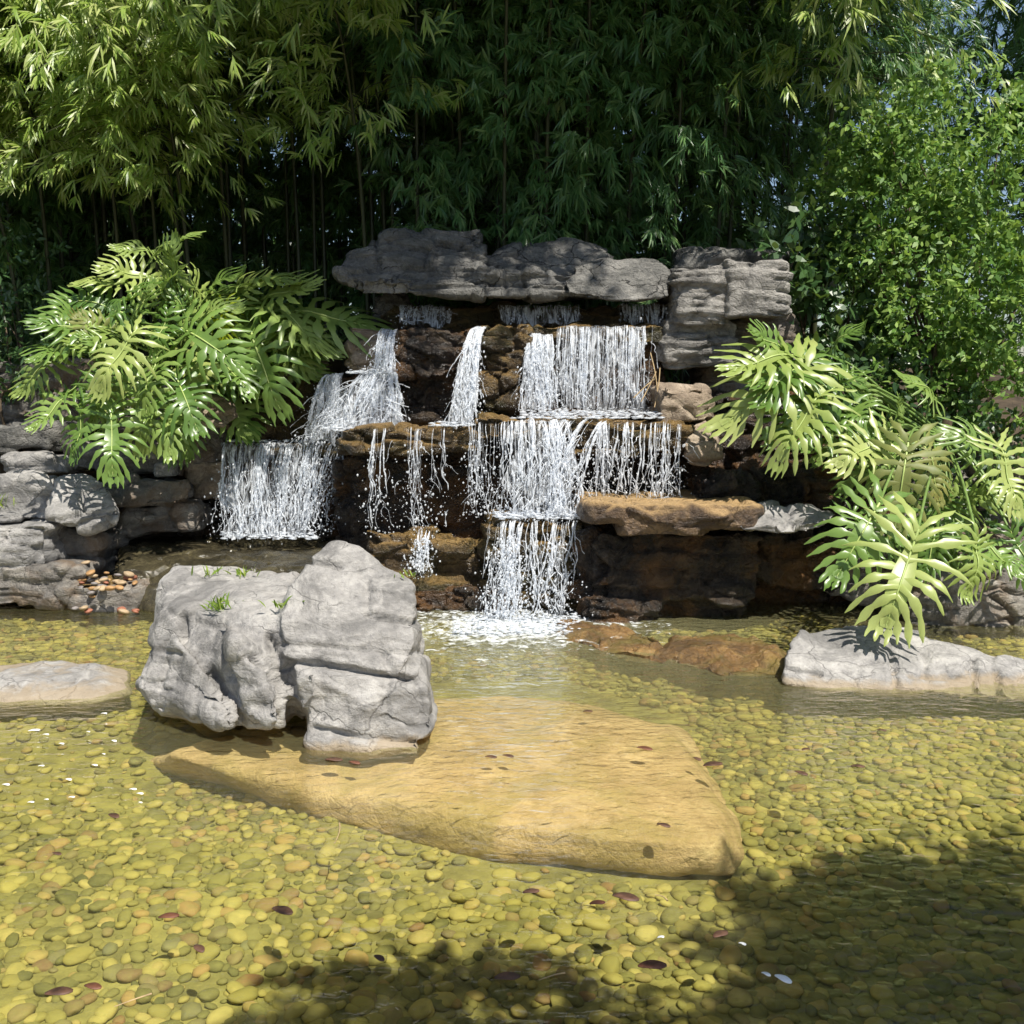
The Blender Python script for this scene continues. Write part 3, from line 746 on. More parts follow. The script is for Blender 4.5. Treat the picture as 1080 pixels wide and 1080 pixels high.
single = set(order[:300].tolist())
protos = [mesh_np('pebble', pebble_shape(IV3, k), IF3, M['pebble']) for k in range(8)]
far_V, far_F, nv = [], [], 0
shapes2 = [pebble_shape(IV2, k) for k in range(8)]
kinds = ['smooth olive algae coated pebble lying on the pool bed near the viewer']
for i, (x, y, z, r, a, tx, ty) in enumerate(peb):
    if i in single:
        o = link('pebble', protos[i % 8], None, (x, y, z))
        o.scale = (r, r, r)
        o.rotation_euler = (tx, ty, a)
        tag(o, kinds[0], 'pebble', 'pebbles on the pool bed')
    else:
        m = Matrix.Rotation(a, 3, 'Z') @ Matrix.Rotation(tx, 3, 'X') @ Matrix.Rotation(ty, 3, 'Y')
        v = (shapes2[i % 8] * r) @ np.array(m).T + np.array([x, y, z])
        far_V.append(v); far_F.append(IF2 + nv); nv += len(v)
tag(link('pebbles', mesh_np('pebbles', np.concatenate(far_V), np.concatenate(far_F), M['pebble'])), 'countless small olive pebbles covering the rest of the pool bed', 'pebbles', None, 'stuff')

# bank of earth carrying the heap
rock('gravel_mound', 'small wet gravel mound under the coloured cobbles', [box(70, 612, 150, 650, 6.85, 0.6, 6)], M['bank'], **dict(K, vox=0.018, big=0.015), cat='gravel')


# heap of coloured cobbles on the left bank
names = {'cob_red': 'brick red', 'cob_tan': 'pale tan', 'cob_grey': 'dark grey', 'cob_orange': 'orange'}
for k in range(44):
    mk = random.choice(('cob_tan', 'cob_tan', 'cob_grey', 'cob_orange', 'cob_red'))
    if k == 0:
        mk = 'cob_red'
    px, py = random.uniform(78, 143), 0
    lev = random.random()
    py = 627 - lev * 13 - (6 if 95 < px < 125 else 0)
    c = P(px, py, 6.72 + lev * 0.35 + random.uniform(-.04, .04))
    hit, pnt = S.ray_cast(bpy.context.evaluated_depsgraph_get(), Vector((c[0], c[1], c[2] + 0.12)), Vector((0, 0, -1)))[:2]
    if hit and abs(pnt.z - c[2]) < 0.16:
        c[2] = pnt.z + 0.012 + 0.02 * random.random()
    me = mesh_np('cobble', pebble_shape(IV2, k + 20), IF2, M[mk])
    o = link('cobble', me, None, tuple(c))
    r = random.uniform(0.02, 0.042) if k else 0.052
    o.scale = (r, r, r * 0.95)
    o.rotation_euler = (random.uniform(-.4, .4), random.uniform(-.4, .4), random.uniform(0, 6))
    lab = 'largest brick red cobble on the heap at the left bank' if k == 0 else names[mk] + ' cobble in the small heap at the left bank'
    tag(o, lab, 'cobble', 'cobbles heaped on the left bank')
# ------------------------------------------------------------------ falling water
def tube(path, rad, V, Fc, sides=5):
    m = len(path)
    base = sum(len(v) for v in V)
    tan = np.gradient(path, axis=0)
    tan /= np.linalg.norm(tan, axis=1)[:, None] + 1e-9
    ref = np.array([0, 1.0, 0]) if abs(tan[m // 2][1]) < 0.8 else np.array([1.0, 0, 0])
    u = np.cross(tan, ref); u /= np.linalg.norm(u, axis=1)[:, None] + 1e-9
    w = np.cross(tan, u)
    ang = np.arange(sides) / sides * 2 * math.pi
    ring = path[:, None, :] + rad[:, None, None] * (np.cos(ang)[None, :, None] * u[:, None, :] + np.sin(ang)[None, :, None] * w[:, None, :])
    V.append(ring.reshape(-1, 3))
    i = np.arange(m * sides).reshape(m, sides)
    a, b = i[:-1], i[1:]
    f = np.stack([a, np.roll(a, -1, 1), np.roll(b, -1, 1), b], -1).reshape(-1, 4) + base
    Fc.append(f)


IV1, IF1 = ico(1)


def drops_mesh(C, Rr, name='droplets', stretch=1.6):
    C = np.asarray(C); Rr = np.asarray(Rr)
    n = len(C)
    sc = np.stack([np.ones(n), np.ones(n), RNG.uniform(0.9, stretch, n)], 1)
    V = C[:, None, :] + IV1[None] * (Rr[:, None] * sc)[:, None, :]
    f = IF1[None] + (np.arange(n) * len(IV1))[:, None, None]
    return mesh_np(name, V.reshape(-1, 3), f.reshape(-1, 3), M['drop'])


def waterfall(label, streams, group='cascades of the waterfall', ndrop=300, foam=None, name='waterfall'):
    """stream = (x0,x1,y_top) -> (x0b,x1b,y_bot) in photo pixels at real distances Ya, Yb; n strands; thickness; sheet"""
    a0 = streams[0]
    root = empty(name, P((a0[0] + a0[1]) / 2, a0[5], a0[7]), label, 'waterfall', group)
    inv = Vector(root.location)
    SV, SF, DC, DR = [], [], [], []
    HV, HF, hm, hb = [], [], [], 0
    for (x0, x1, y0, xb0, xb1, y1, Ya, Yb, n, r, wander, sheet) in streams:
        A0, A1 = P(x0, y0, Ya), P(x1, y0, Ya)
        B0, B1 = P(xb0, y1, Yb), P(xb1, y1, Yb)

        hgt = np.linalg.norm(A0 - B0)
        wid = max(np.linalg.norm(A1 - A0), 0.02)

        def pos(u, v, wob=0.0):
            t0 = A0 * (1 - u) + A1 * u
            b0 = B0 * (1 - u) + B1 * u
            # leaves the lip sideways, then falls
            h = np.sqrt(v)
            rag = math.sin(u * wid * 31 + y0) * 0.5 + math.sin(u * wid * 83 + 2 * y0) * 0.35
            q = t0 + (b0 - t0) * np.array([0.35 * v + 0.65 * h, h, v]) + np.array([0, 0.02 * rag, 0.012 * rag])
            return q
        cl_ = [random.random() for _ in range(max(3, n // 5))]
        for k in range(int(n * 1.7)):
            u = random.random() if random.random() < 0.35 else min(1, max(0, random.choice(cl_) + random.gauss(0, 0.022)))
            v0 = 0 if random.random() < 0.75 else random.uniform(0, 0.5)
            v1 = random.uniform(0.9, 1.04) if random.random() < 0.5 else random.uniform(v0 + 0.25, 1)
            m = max(6, int(hgt * (v1 - v0) / 0.022))
            vs = np.linspace(v0, v1, m)
            vs = np.clip(vs, 0, 1.04)
            ph, fq = random.uniform(0, 50), random.uniform(1.5, 4.5)
            lat = wander * (vs ** 0.7) * fbm(np.stack([vs * fq * hgt * 2 + ph, np.full(m, ph), np.zeros(m)], 1), 3, k % 13)
            dep = 0.5 * wander * vs * fbm(np.stack([vs * fq * hgt * 2 + ph + 99, np.full(m, ph), np.zeros(m)], 1), 2, k % 7)
            path = np.array([pos(u, v) for v in vs])
            path[:, 0] += lat
            path[:, 1] += dep - 0.01
            path[:, 0] += random.gauss(0, 1.1 * wander) * vs * (0.4 + 0.6 * vs)
            rr = r * random.choice((0.14, 0.18, 0.24, 0.3, 0.4, 0.6, 0.95, 1.4)) * (0.75 + 0.55 * vn(np.stack([vs * hgt * 26 + ph, np.zeros(m), np.full(m, ph)], 1), k % 11) + 0.25 * np.sin(vs * hgt * 70 + ph))
            rr = np.clip(rr, 0.0006, 1) * np.clip((1.04 - vs) * 6 + 0.25, 0, 1)
            cut = vn(np.stack([vs * hgt * 9 + ph, np.full(m, ph), np.zeros(m)], 1), k % 5) > (-1.2 + 1.15 * vs)
            st = 0
            while st < m:
                if not cut[st]:
                    st += 1; continue
                en = st
                while en < m and cut[en]:
                    en += 1
                if en - st > 3:
                    q_ = rr[st:en].copy(); q_[0] *= 0.4; q_[-1] *= 0.3
                    tube(path[st:en], q_, SV, SF)
                st = en
            for q in range(int(hgt * 5)):
                v = random.uniform(0.55, 1.0)
                DC.append(pos(u, v) + np.array([random.gauss(0, 0.06), random.gauss(-0.05, 0.06), random.gauss(0.02, 0.05)])); DR.append(random.uniform(0.0010, 0.0022))
            for q in range(int(math.ceil(1.5 * ndrop / max(1, len(streams)) / max(1, n * 1.7)))):
                v = random.uniform(v0 * .5 + .1, 1.0) ** 0.8
                c = pos(u, min(v, 1)) + np.array([random.gauss(0, 0.02 + wander * 1.3 * v), random.gauss(-0.02, 0.03 + 0.05 * v), random.gauss(0, 0.02)])
                DC.append(c); DR.append(random.choice((0.0025, 0.003, 0.004, 0.0055, 0.008)))
        # threads that cross from one strand to the next
        for k in range(int(n * 0.9) if wander > 0.012 else 0):
            u, v0 = random.random(), random.uniform(0.1, 0.85)
            v1 = min(1, v0 + random.uniform(0.08, 0.3)); du = random.choice((-1, 1)) * random.uniform(0.02, 0.10) / max(wid, 0.15)
            m = 9
            ts = np.linspace(0, 1, m)
            path = np.array([pos(u + du * t, v0 + (v1 - v0) * t ** 1.6) for t in ts])
            path[:, 1] -= 0.015 + 0.02 * np.sin(ts * 3.1)
            path[:, 0] += 0.012 * vn(np.stack([ts * 6 + k, np.full(m, k * 1.3), np.zeros(m)], 1), 3)
            tube(path, r * random.uniform(0.2, 0.5) * (0.35 + np.abs(np.sin(ts * random.uniform(4, 9) + k))), SV, SF)
        if sheet is not None:
            nu, nv_ = max(4, int(wid / 0.025)), max(8, int(hgt / 0.025))
            U, Vv = np.meshgrid(np.linspace(0, 1, nu), np.linspace(0, 1, nv_))
            g = np.array([pos(a, b) for a, b in zip(U.ravel(), Vv.ravel())])
            g[:, 1] += 0.035 * fbm(g * np.array([9, 1, 2.5]), 3, 31) * (0.3 + Vv.ravel()) + 0.012
            edge = np.abs(U.ravel() - 0.5) * 2
            g[:, 0] += 0.02 * fbm(g * np.array([4, 1, 3]), 2, 37) * Vv.ravel() + np.sign(U.ravel() - 0.5) * edge ** 6 * wid * 0.12 * (vn(np.stack([Vv.ravel() * hgt * 9, np.sign(U.ravel() - .5) * 3 + y0, np.zeros(len(edge))], 1), 41) - 0.4)
            g[:, 2] += 0.03 * fbm(np.stack([U.ravel() * wid * 14, np.full(len(edge), y0), np.zeros(len(edge))], 1), 2, 43) * Vv.ravel() ** 4
            i = np.arange(nu * nv_).reshape(nv_, nu)
            f = np.stack([i[:-1, :-1].ravel(), i[:-1, 1:].ravel(), i[1:, 1:].ravel(), i[1:, :-1].ravel()], 1) + hb
            link('sheet', mesh_np('sheet', g - np.array(inv), f - hb, M['sheet'] if sheet == 'thin' else M['sheetthick']), root)
    off = np.array(inv)
    if SV:
        link('strands', mesh_np('strands', np.concatenate(SV) - off, np.concatenate(SF), M['strand']), root)
    if foam:
        FC, FR = [], []
        for (fx0, fx1, fy, Y0, Y1, cnt, hz) in foam:
            za = P((fx0 + fx1) / 2, fy, (Y0 + Y1) / 2)[2]
            for k in range(cnt):
                Yk = random.uniform(Y0, Y1)
                b = P(random.uniform(fx0, fx1), fy, Yk); b[2] = za + abs(random.gauss(0, hz))
                FC.append(b); FR.append(random.choice((0.0025, 0.004, 0.006, 0.009, 0.012)) * (0.7 if b[2] > za + 0.03 else 1.1))
        link('foam', mesh_from_blobs(FC, FR, off), root)
    if DC:
        d = link('droplets', drops_mesh(np.array(DC) - off, DR), root)
        d['kind'] = 'stuff'
    return root


def mesh_from_blobs(FC, FR, off):
    n = len(FC)
    C = np.array(FC) - off
    Rr = np.array(FR)
    V = C[:, None, :] + IV1[None] * (Rr[:, None] * np.array([2.2, 1.7, 0.55]))[:, None, :]
    f = IF1[None] + (np.arange(n) * len(IV1))[:, None, None]
    return mesh_np('foam', V.reshape(-1, 3), f.reshape(-1, 3), M['drop'])


# (x0, x1, ytop, xb0, xb1, ybot, Ytop, Ybot, n, radius, wander, sheet)
waterfall('broad left cascade of tangled white strands dropping onto the dark wet slab', [
    (238, 345, 467, 234, 335, 566, 7.84, 7.62, 70, 0.0055, 0.05, 'thin'), (300, 372, 466, 285, 345, 562, 7.84, 7.6, 26, 0.005, 0.06, None)], ndrop=800,
    foam=[(234, 335, 566, 7.5, 7.75, 260, 0.02), (240, 372, 466, 7.85, 8.0, 150, 0.008)])
waterfall('upper left narrow stream spreading white over the rock step', [
    (401, 419, 347, 392, 414, 396, 7.7, 7.45, 30, 0.006, 0.015, 'thick'), (385, 418, 392, 348, 425, 452, 7.5, 7.4, 46, 0.007, 0.05, 'thick'), (344, 362, 394, 318, 356, 468, 7.75, 7.7, 30, 0.006, 0.03, 'thick'), (362, 392, 410, 330, 372, 468, 7.55, 7.65, 26, 0.006, 0.04, None)], ndrop=420,
    foam=[(340, 425, 453, 7.3, 7.6, 260, 0.015), (366, 412, 394, 7.45, 7.6, 120, 0.02)])
waterfall('second narrow stream between the black rock and the brown mossy rock', [
    (499, 513, 345, 473, 500, 448, 7.5, 7.15, 42, 0.006, 0.018, 'thick')], ndrop=260, foam=[(455, 502, 449, 7.08, 7.3, 170, 0.012)])
waterfall('wide upper fall over the wet wall left of the layered tower', [
    (588, 688, 344, 586, 684, 434, 7.62, 7.45, 60, 0.005, 0.016, 'thin'), (556, 582, 352, 550, 584, 434, 7.6, 7.4, 40, 0.006, 0.03, 'thick')], ndrop=420,
    foam=[(548, 700, 438, 7.1, 7.5, 520, 0.022)])
waterfall('thin dripping threads below the left part of the middle ledge', [
    (395, 472, 452, 393, 470, 562, 7.1, 7.0, 22, 0.004, 0.04, None), (440, 455, 560, 436, 450, 605, 6.95, 6.85, 12, 0.005, 0.02, None)], ndrop=520)
waterfall('main middle fall with crossing white strands over the right part of the middle ledge', [
    (535, 600, 443, 532, 612, 548, 7.0, 6.8, 46, 0.0065, 0.05, 'thin'), (570, 640, 443, 545, 600, 548, 7.0, 6.8, 24, 0.007, 0.05, None), (626, 728, 446, 622, 724, 528, 6.96, 6.85, 48, 0.005, 0.03, None), (494, 535, 446, 494, 532, 545, 7.0, 6.9, 20, 0.0035, 0.03, None)], ndrop=900,
    foam=[(522, 612, 545, 6.72, 7.0, 520, 0.022), (622, 726, 530, 6.75, 6.95, 150, 0.012), (540, 700, 441, 7.0, 7.1, 160, 0.006)])
waterfall('last fall dropping from the low stepping stone into the pool', [
    (516, 612, 550, 512, 604, 656, 6.7, 6.55, 46, 0.006, 0.055, None), (520, 560, 550, 512, 545, 656, 6.7, 6.55, 16, 0.0065, 0.04, None)], ndrop=1000,
    foam=[(478, 612, 662, 6.15, 6.65, 1000, 0.03)])
for lab, st in (('middle one of the topmost shallow falls right under the roof slabs', (530, 612, 322, 528, 612, 342, 7.93, 7.85, 36, 0.005, 0.01, 'thin')),
                ('topmost shallow fall in shade beside the layered tower', (650, 702, 320, 650, 702, 341, 7.93, 7.85, 26, 0.005, 0.008, 'thin')),
                ('topmost shallow fall at the left end under the long roof slab', (425, 476, 322, 420, 475, 342, 7.98, 7.85, 20, 0.005, 0.015, 'thin'))):
    waterfall(lab, [st], ndrop=30)

# white water on the pool where the last fall lands
q = []
nF = 60
X, Y = np.meshgrid(np.linspace(-1.1, 1.1, nF), np.linspace(4.9, 6.95, nF))
def foam_m():
    m, t, out = mat('pool_foam')
    pos = nd(t, 'ShaderNodeNewGeometry').outputs['Position']
    n = noise(t, pos, 14, 7, 0.75, 0.6)
    d = nd(t, 'ShaderNodeVectorMath', {0: nd(t, 'ShaderNodeVectorMath', {0: pos, 1: (1, 1.3, 1)}, operation='MULTIPLY').outputs[0], 1: (0.02, 8.4, 0)}, operation='DISTANCE').outputs['Value']
    k = mth(t, 'SUBTRACT', mth(t, 'ADD', mth(t, 'MULTIPLY', n, 1.7), -0.28), mth(t, 'MULTIPLY', d, 0.40))
    f = ramp(t, k, [(0.28, (0, 0, 0)), (0.55, (0.85, 0.85, 0.85))])
    p = nd(t, 'ShaderNodeBsdfPrincipled', {'Base Color': (0.85, 0.88, 0.86, 1), 'Roughness': 0.4})
    tr = nd(t, 'ShaderNodeBsdfTransparent')
    mx = nd(t, 'ShaderNodeMixShader', {0: f, 1: tr.outputs[0], 2: p.outputs[0]})
    t.links.new(mx.outputs[0], out.inputs[0])
    return m
g = np.stack([X.ravel(), Y.ravel(), np.zeros(X.size)], 1)
g[:, 2] = 0.010 + 0.004 * fbm(g * 1.6, 3, 8) + 0.012 * fbm(g * 9, 3, 12) * np.exp(-((g[:, 1] - 6.4) / 0.4) ** 2)
i = np.arange(nF * nF).reshape(nF, nF)
f = np.stack([i[:-1, :-1].ravel(), i[:-1, 1:].ravel(), i[1:, 1:].ravel(), i[1:, :-1].ravel()], 1)
tag(link('foam', mesh_np('foam', g, f, foam_m())), 'white foam spreading on the pool where the last fall lands', 'foam', None, 'stuff')

# ------------------------------------------------------------------ leaves
def leaves_mesh(name, B, D, Nn, L, Wd, mt, droop=0.25):
    """lanceolate leaves: base points, directions, side normals, lengths, widths"""
    B, D, Nn = np.asarray(B), np.asarray(D), np.asarray(Nn)
    L, Wd = np.asarray(L)[:, None], np.asarray(Wd)[:, None]
    D = D / (np.linalg.norm(D, axis=1)[:, None] + 1e-9)
    Sx = np.cross(D, Nn); Sx /= np.linalg.norm(Sx, axis=1)[:, None] + 1e-9
    g = np.array([0, 0, -1.0])
    m1 = B + D * L * 0.3 + g * L * droop * 0.08
    m2 = B + D * L * 0.68 + g * L * droop * 0.42
    tp = B + D * L + g * L * droop
    V = np.stack([B, m1 - Sx * Wd * .5, m1 + Sx * Wd * .5, m2 - Sx * Wd * .36, m2 + Sx * Wd * .36, tp], 1).reshape(-1, 3)
    n = len(B)
    o = (np.arange(n) * 6)[:, None]
    tri1 = o + np.array([[0, 2, 1]]); qd = o + np.array([[1, 2, 4, 3]]); tri2 = o + np.array([[3, 4, 5]])
    faces = tri1.tolist() + qd.tolist() + tri2.tolist()
    return mesh_np(name, V, faces, mt, False)


def rv():
    v = RNG.normal(size=3)
    return v / np.linalg.norm(v)


def bamboo_proto(Ht, lean, u0, nbr, seed, blen=(0.35, 1.0), mt='bamboo', droop=0.16, lsize=1.0, side=0.0, sprays=(3, 6)):
    random.seed(seed)
    global RNG
    RNG = np.random.default_rng(seed)
    us = np.linspace(0, 1, 26)

    def cpos(u):
        return np.array([side * u ** 2, -lean * u ** 2.4, Ht * (u - droop * u ** 4)])
    path = np.array([cpos(u) for u in us])
    V, Fc = [], []
    rad = 0.022 * (1 - us * 0.8)
    rad[::2] *= 1.12
    tube(path, rad, V, Fc, 6)
    B, D, N_, L, Wd = [], [], [], [], []
    for k in range(nbr):
        u = u0 + (1 - u0) * random.random() ** 0.85
        c = cpos(u)
        az = random.uniform(0, 2 * math.pi)
        d = np.array([math.cos(az), math.sin(az) - 0.45, random.uniform(0.1, 0.9)])
        d /= np.linalg.norm(d)
        bl_ = random.uniform(*blen) * (0.6 + 0.6 * (1 - abs(u - 0.6)))
        bt = np.linspace(0, 1, 6)
        bp = np.array([c + d * bl_ * t + np.array([0, 0, -0.55 * bl_ * t * t]) for t in bt])
        tube(bp, 0.004 * (1 - bt * 0.7), V, Fc, 3)
        for s in range(random.randint(*sprays)):
            t = random.uniform(0.35, 1.0)
            b = c + d * bl_ * t + np.array([0, 0, -0.55 * bl_ * t * t]) + RNG.normal(size=3) * 0.06
            sd = d * 0.7 + RNG.normal(size=3) * 0.5 + np.array([0, -0.2, -0.75])
            sd /= np.linalg.norm(sd)
            nl = random.randint(6, 11)
            nn = rv() * 0.45 + np.array([0.12, -0.85, 0.5])
            ax = np.cross(sd, nn); ax /= np.linalg.norm(ax)
            for j in range(nl):
                f = (j / (nl - 1) - 0.5) * 2
                dd = sd + ax * f * random.uniform(0.6, 1.0) + rv() * 0.22 + np.array([0, 0, -0.2])
                B.append(b + sd * random.uniform(-0.06, 0.06)); D.append(dd); N_.append(nn + rv() * 0.5)
                L.append(random.uniform(0.09, 0.17) * lsize); Wd.append(random.uniform(0.013, 0.020) * lsize)
    root = empty('bamboo', (0, 0, 0), 'x', 'bamboo')
    link('culm', mesh_np('culm', np.concatenate(V), np.concatenate(Fc), M['culm']), root)
    link('foliage', leaves_mesh('foliage', B, D, N_, L, Wd, M[mt]), root)
    return root


GB = 'bamboo stems of the grove behind the falls'
LAB = {
    'roof': 'tallest bamboo leaning far out above the roof slabs',
    'full': 'leafy dark green bamboo in the dense grove behind the falls',
    'bare': 'thin dark bamboo stem with bare foot in the shadowed back of the grove',
    'arch': 'tall bamboo arching forward over the roof slabs from the grove',
    'lit': 'sunlit yellow green bamboo at the upper left of the grove',
}
protos_b = {
    'full': [bamboo_proto(6.4, 1.0, 0.03, 130, 11 + k, (0.35, 1.0), lsize=1.0, sprays=(5, 9)) for k in range(4)],
    'bare': [bamboo_proto(7.5, 0.7, 0.42, 130, 31 + k, (0.3, 0.8), side=0.3 * (k - 1)) for k in range(3)],
    'arch': [bamboo_proto(7.8, 2.9, 0.40, 120, 51 + k, (0.4, 1.1), droop=0.2, lsize=1.0, sprays=(4, 8)) for k in range(3)],
    'roof': [bamboo_proto(8.0, 3.9, 0.58, 170, 91 + k, (0.5, 1.2), droop=0.24, lsize=1.15, sprays=(5, 9)) for k in range(2)],
    'lit': [bamboo_proto(4.0, 1.3, 0.50, 52, 71 + k, (0.4, 1.1), mt='bamboo_sun', droop=0.25, lsize=0.98, sprays=(4, 8)) for k in range(3)],
}
used = set()
random.seed(5)


def plant(kind, x, y, rz=None, sc=1.0, label=None):
    lst = protos_b[kind]
    pr_ = random.choice(lst)
    if id(pr_) in used:
        o = copy_tree(pr_)
    else:
        used.add(id(pr_)); o = pr_
    z = ground_z(np.array([[x, y, 0.0]]))[0]
    o.location = (x, y, z - 0.05)
    o.rotation_euler = (0, 0, random.uniform(-.6, .6) if rz is None else rz)
    o.scale = (sc, sc, sc * random.uniform(0.93, 1.07))
    tag(o, label or LAB[kind], 'bamboo', GB)


# centre and right of the grove: leafy to the ground
for k in range(36):
    plant('full', random.uniform(-0.9, 3.8), random.uniform(9.25, 11.6))
for k in range(14):
    plant('full', random.uniform(-6.6, -3.6), random.uniform(9.4, 11.6))
for k in range(26):
    plant('bare', random.uniform(-5.0, 2.8), random.uniform(9.3, 11.0))
for k in range(46):
    xx = random.uniform(-9, 9)
    if 2.6 < xx < 6.2 and random.random() < 0.4:
        continue
    plant('full', xx, random.uniform(12.0, 14.5), sc=1.15)
for x in np.linspace(-1.5, 2.9, 11):
    plant('arch', x + random.uniform(-.2, .2), random.uniform(9.5, 10.3), random.uniform(-.3, .3))
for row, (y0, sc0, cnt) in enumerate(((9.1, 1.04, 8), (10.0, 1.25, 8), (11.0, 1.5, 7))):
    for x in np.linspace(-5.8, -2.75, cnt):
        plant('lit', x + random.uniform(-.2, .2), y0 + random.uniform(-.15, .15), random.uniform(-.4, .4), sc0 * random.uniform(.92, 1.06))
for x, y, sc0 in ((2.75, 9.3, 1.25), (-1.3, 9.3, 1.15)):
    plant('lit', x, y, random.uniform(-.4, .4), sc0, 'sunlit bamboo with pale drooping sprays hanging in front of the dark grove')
for x in np.linspace(-0.45, 1.05, 5):
    plant('roof', x, 9.4 + random.uniform(-.15, .15), random.uniform(-.15, .15))
for k in range(22):
    plant('full', random.uniform(-5.6, -1.0), random.uniform(10.9, 12.2))
for lst in protos_b.values():
    for p in lst:
        if id(p) not in used:
            for c in list(p.children):
                bpy.data.objects.remove(c)
            bpy.data.objects.remove(p)

RNG = np.random.default_rng(3)


# shrubs and trees of small leaves
def shrub(name, label, cat, base, blobs, n, mt, ls, ws, stems=9, bark='bark', trunk_r=0.02, droop=0.15, cl=9):
    root = empty(name, base, label, cat)
    off = np.array(base, float)
    V, Fc = [], []
    B, D, N_, L, Wd = [], [], [], [], []
    tot = sum(b[3] ** 2 for b in blobs)
    for (x, y, z, r) in blobs:
        c = np.array([x, y, z])
        for s in range(max(2, stems // len(blobs))):
            e = c + rv() * r * 0.6
            t = np.linspace(0, 1, 8)[:, None]
            mid = (off + e) / 2 + RNG.normal(size=3) * 0.15
            pth = off * (1 - t) ** 2 + 2 * mid * t * (1 - t) + e * t ** 2
            tube(pth - off, (trunk_r * (1 - t[:, 0] * 0.8)), V, Fc, 5)
        m = int(n * r * r / tot / cl)
        for k in range(m):
            u = rv()
            rr = r * (0.6 + 0.48 * RNG.random() ** 0.5) * (1 + 0.25 * vn((c + u * 2.2)[None] * 1.6, 5)[0])
            p = c + u * rr * np.array([1, 1, 0.95])
            tw = u * 0.6 + rv() * 0.6 + np.array([0, 0, 0.35])
            tw /= np.linalg.norm(tw)
            for j in range(cl):
                B.append(p + tw * (j / cl) * ls * 2.2); D.append(tw * 0.5 + rv()); N_.append(rv() * 0.7 + np.array([0.1, -.7, .55]))
                L.append(ls * RNG.uniform(0.7, 1.25)); Wd.append(ws * RNG.uniform(0.8, 1.2))
    B = np.array(B) - off
    link('stems', mesh_np('stems', np.concatenate(V), np.concatenate(Fc), M[bark]), root)
    link('foliage', leaves_mesh('foliage', B, D, N_, L, Wd, M[mt], droop), root)
    return root


def pb(px, py, Y, rpx):
    c = P(px, py, Y)
    return (c[0], c[1], c[2], rpx * Y / F)


gz = lambda x, y: ground_z(np.array([[x, y, 0.0]]))[0]
b = P(1010, 440, 7.9)
shrub('shrub', 'tall sunlit light green small leaved shrub at the right edge', 'shrub', (b[0], b[1], 1.0),
      [pb(1010, 150, 7.9, 75), pb(1060, 230, 7.8, 80), pb(960, 210, 8.0, 60), pb(1000, 300, 7.8, 85), pb(1070, 340, 7.6, 80), pb(935, 270, 8.1, 55), pb(980, 380, 7.7, 60), pb(1060, 430, 7.5, 55), pb(930, 150, 8.2, 45), pb(900, 190, 8.4, 40)], 18000, 'shrub', 0.064, 0.030, 26)
b = P(860, 400, 8.3)
shrub('shrub', 'dark broad leaved shrub behind the right side of the layered tower', 'shrub', (b[0], b[1], 1.4),
      [pb(850, 290, 8.3, 40), pb(875, 340, 8.2, 45), pb(905, 390, 8.1, 40), pb(840, 250, 8.6, 30), pb(890, 300, 8.4, 40)], 1500, 'darkleaf', 0.13, 0.055, 12)
b = P(960, 480, 7.7)
shrub('shrub', 'low dark undergrowth behind the right lobed plant', 'shrub', (b[0], b[1], 0.7),
      [pb(900, 420, 7.7, 40), pb(960, 440, 7.6, 50), pb(1030, 480, 7.4, 50), pb(1075, 520, 7.2, 45)], 2200, 'darkleaf', 0.08, 0.035, 12)
b = P(20, 440, 8.6)
shrub('shrub', 'dark undergrowth at the left edge behind the lobed plant', 'shrub', (b[0], b[1], 0.9),
      [pb(10, 370, 8.7, 60), pb(60, 400, 8.8, 50), pb(-20, 300, 8.8, 70)], 2600, 'darkleaf', 0.075, 0.028, 12)

shrub('hedge', 'dark dense hedge far behind the bamboo stems', 'hedge', (-1.2, 15.2, 1.2),
      [(x, 15.2 + 0.3 * math.sin(x * 2), 2.6 + 0.5 * math.sin(x * 1.3), 1.5) for x in np.linspace(-8, 3.4, 10)], 9000, 'darkleaf', 0.26, 0.12, 20, trunk_r=0.05)

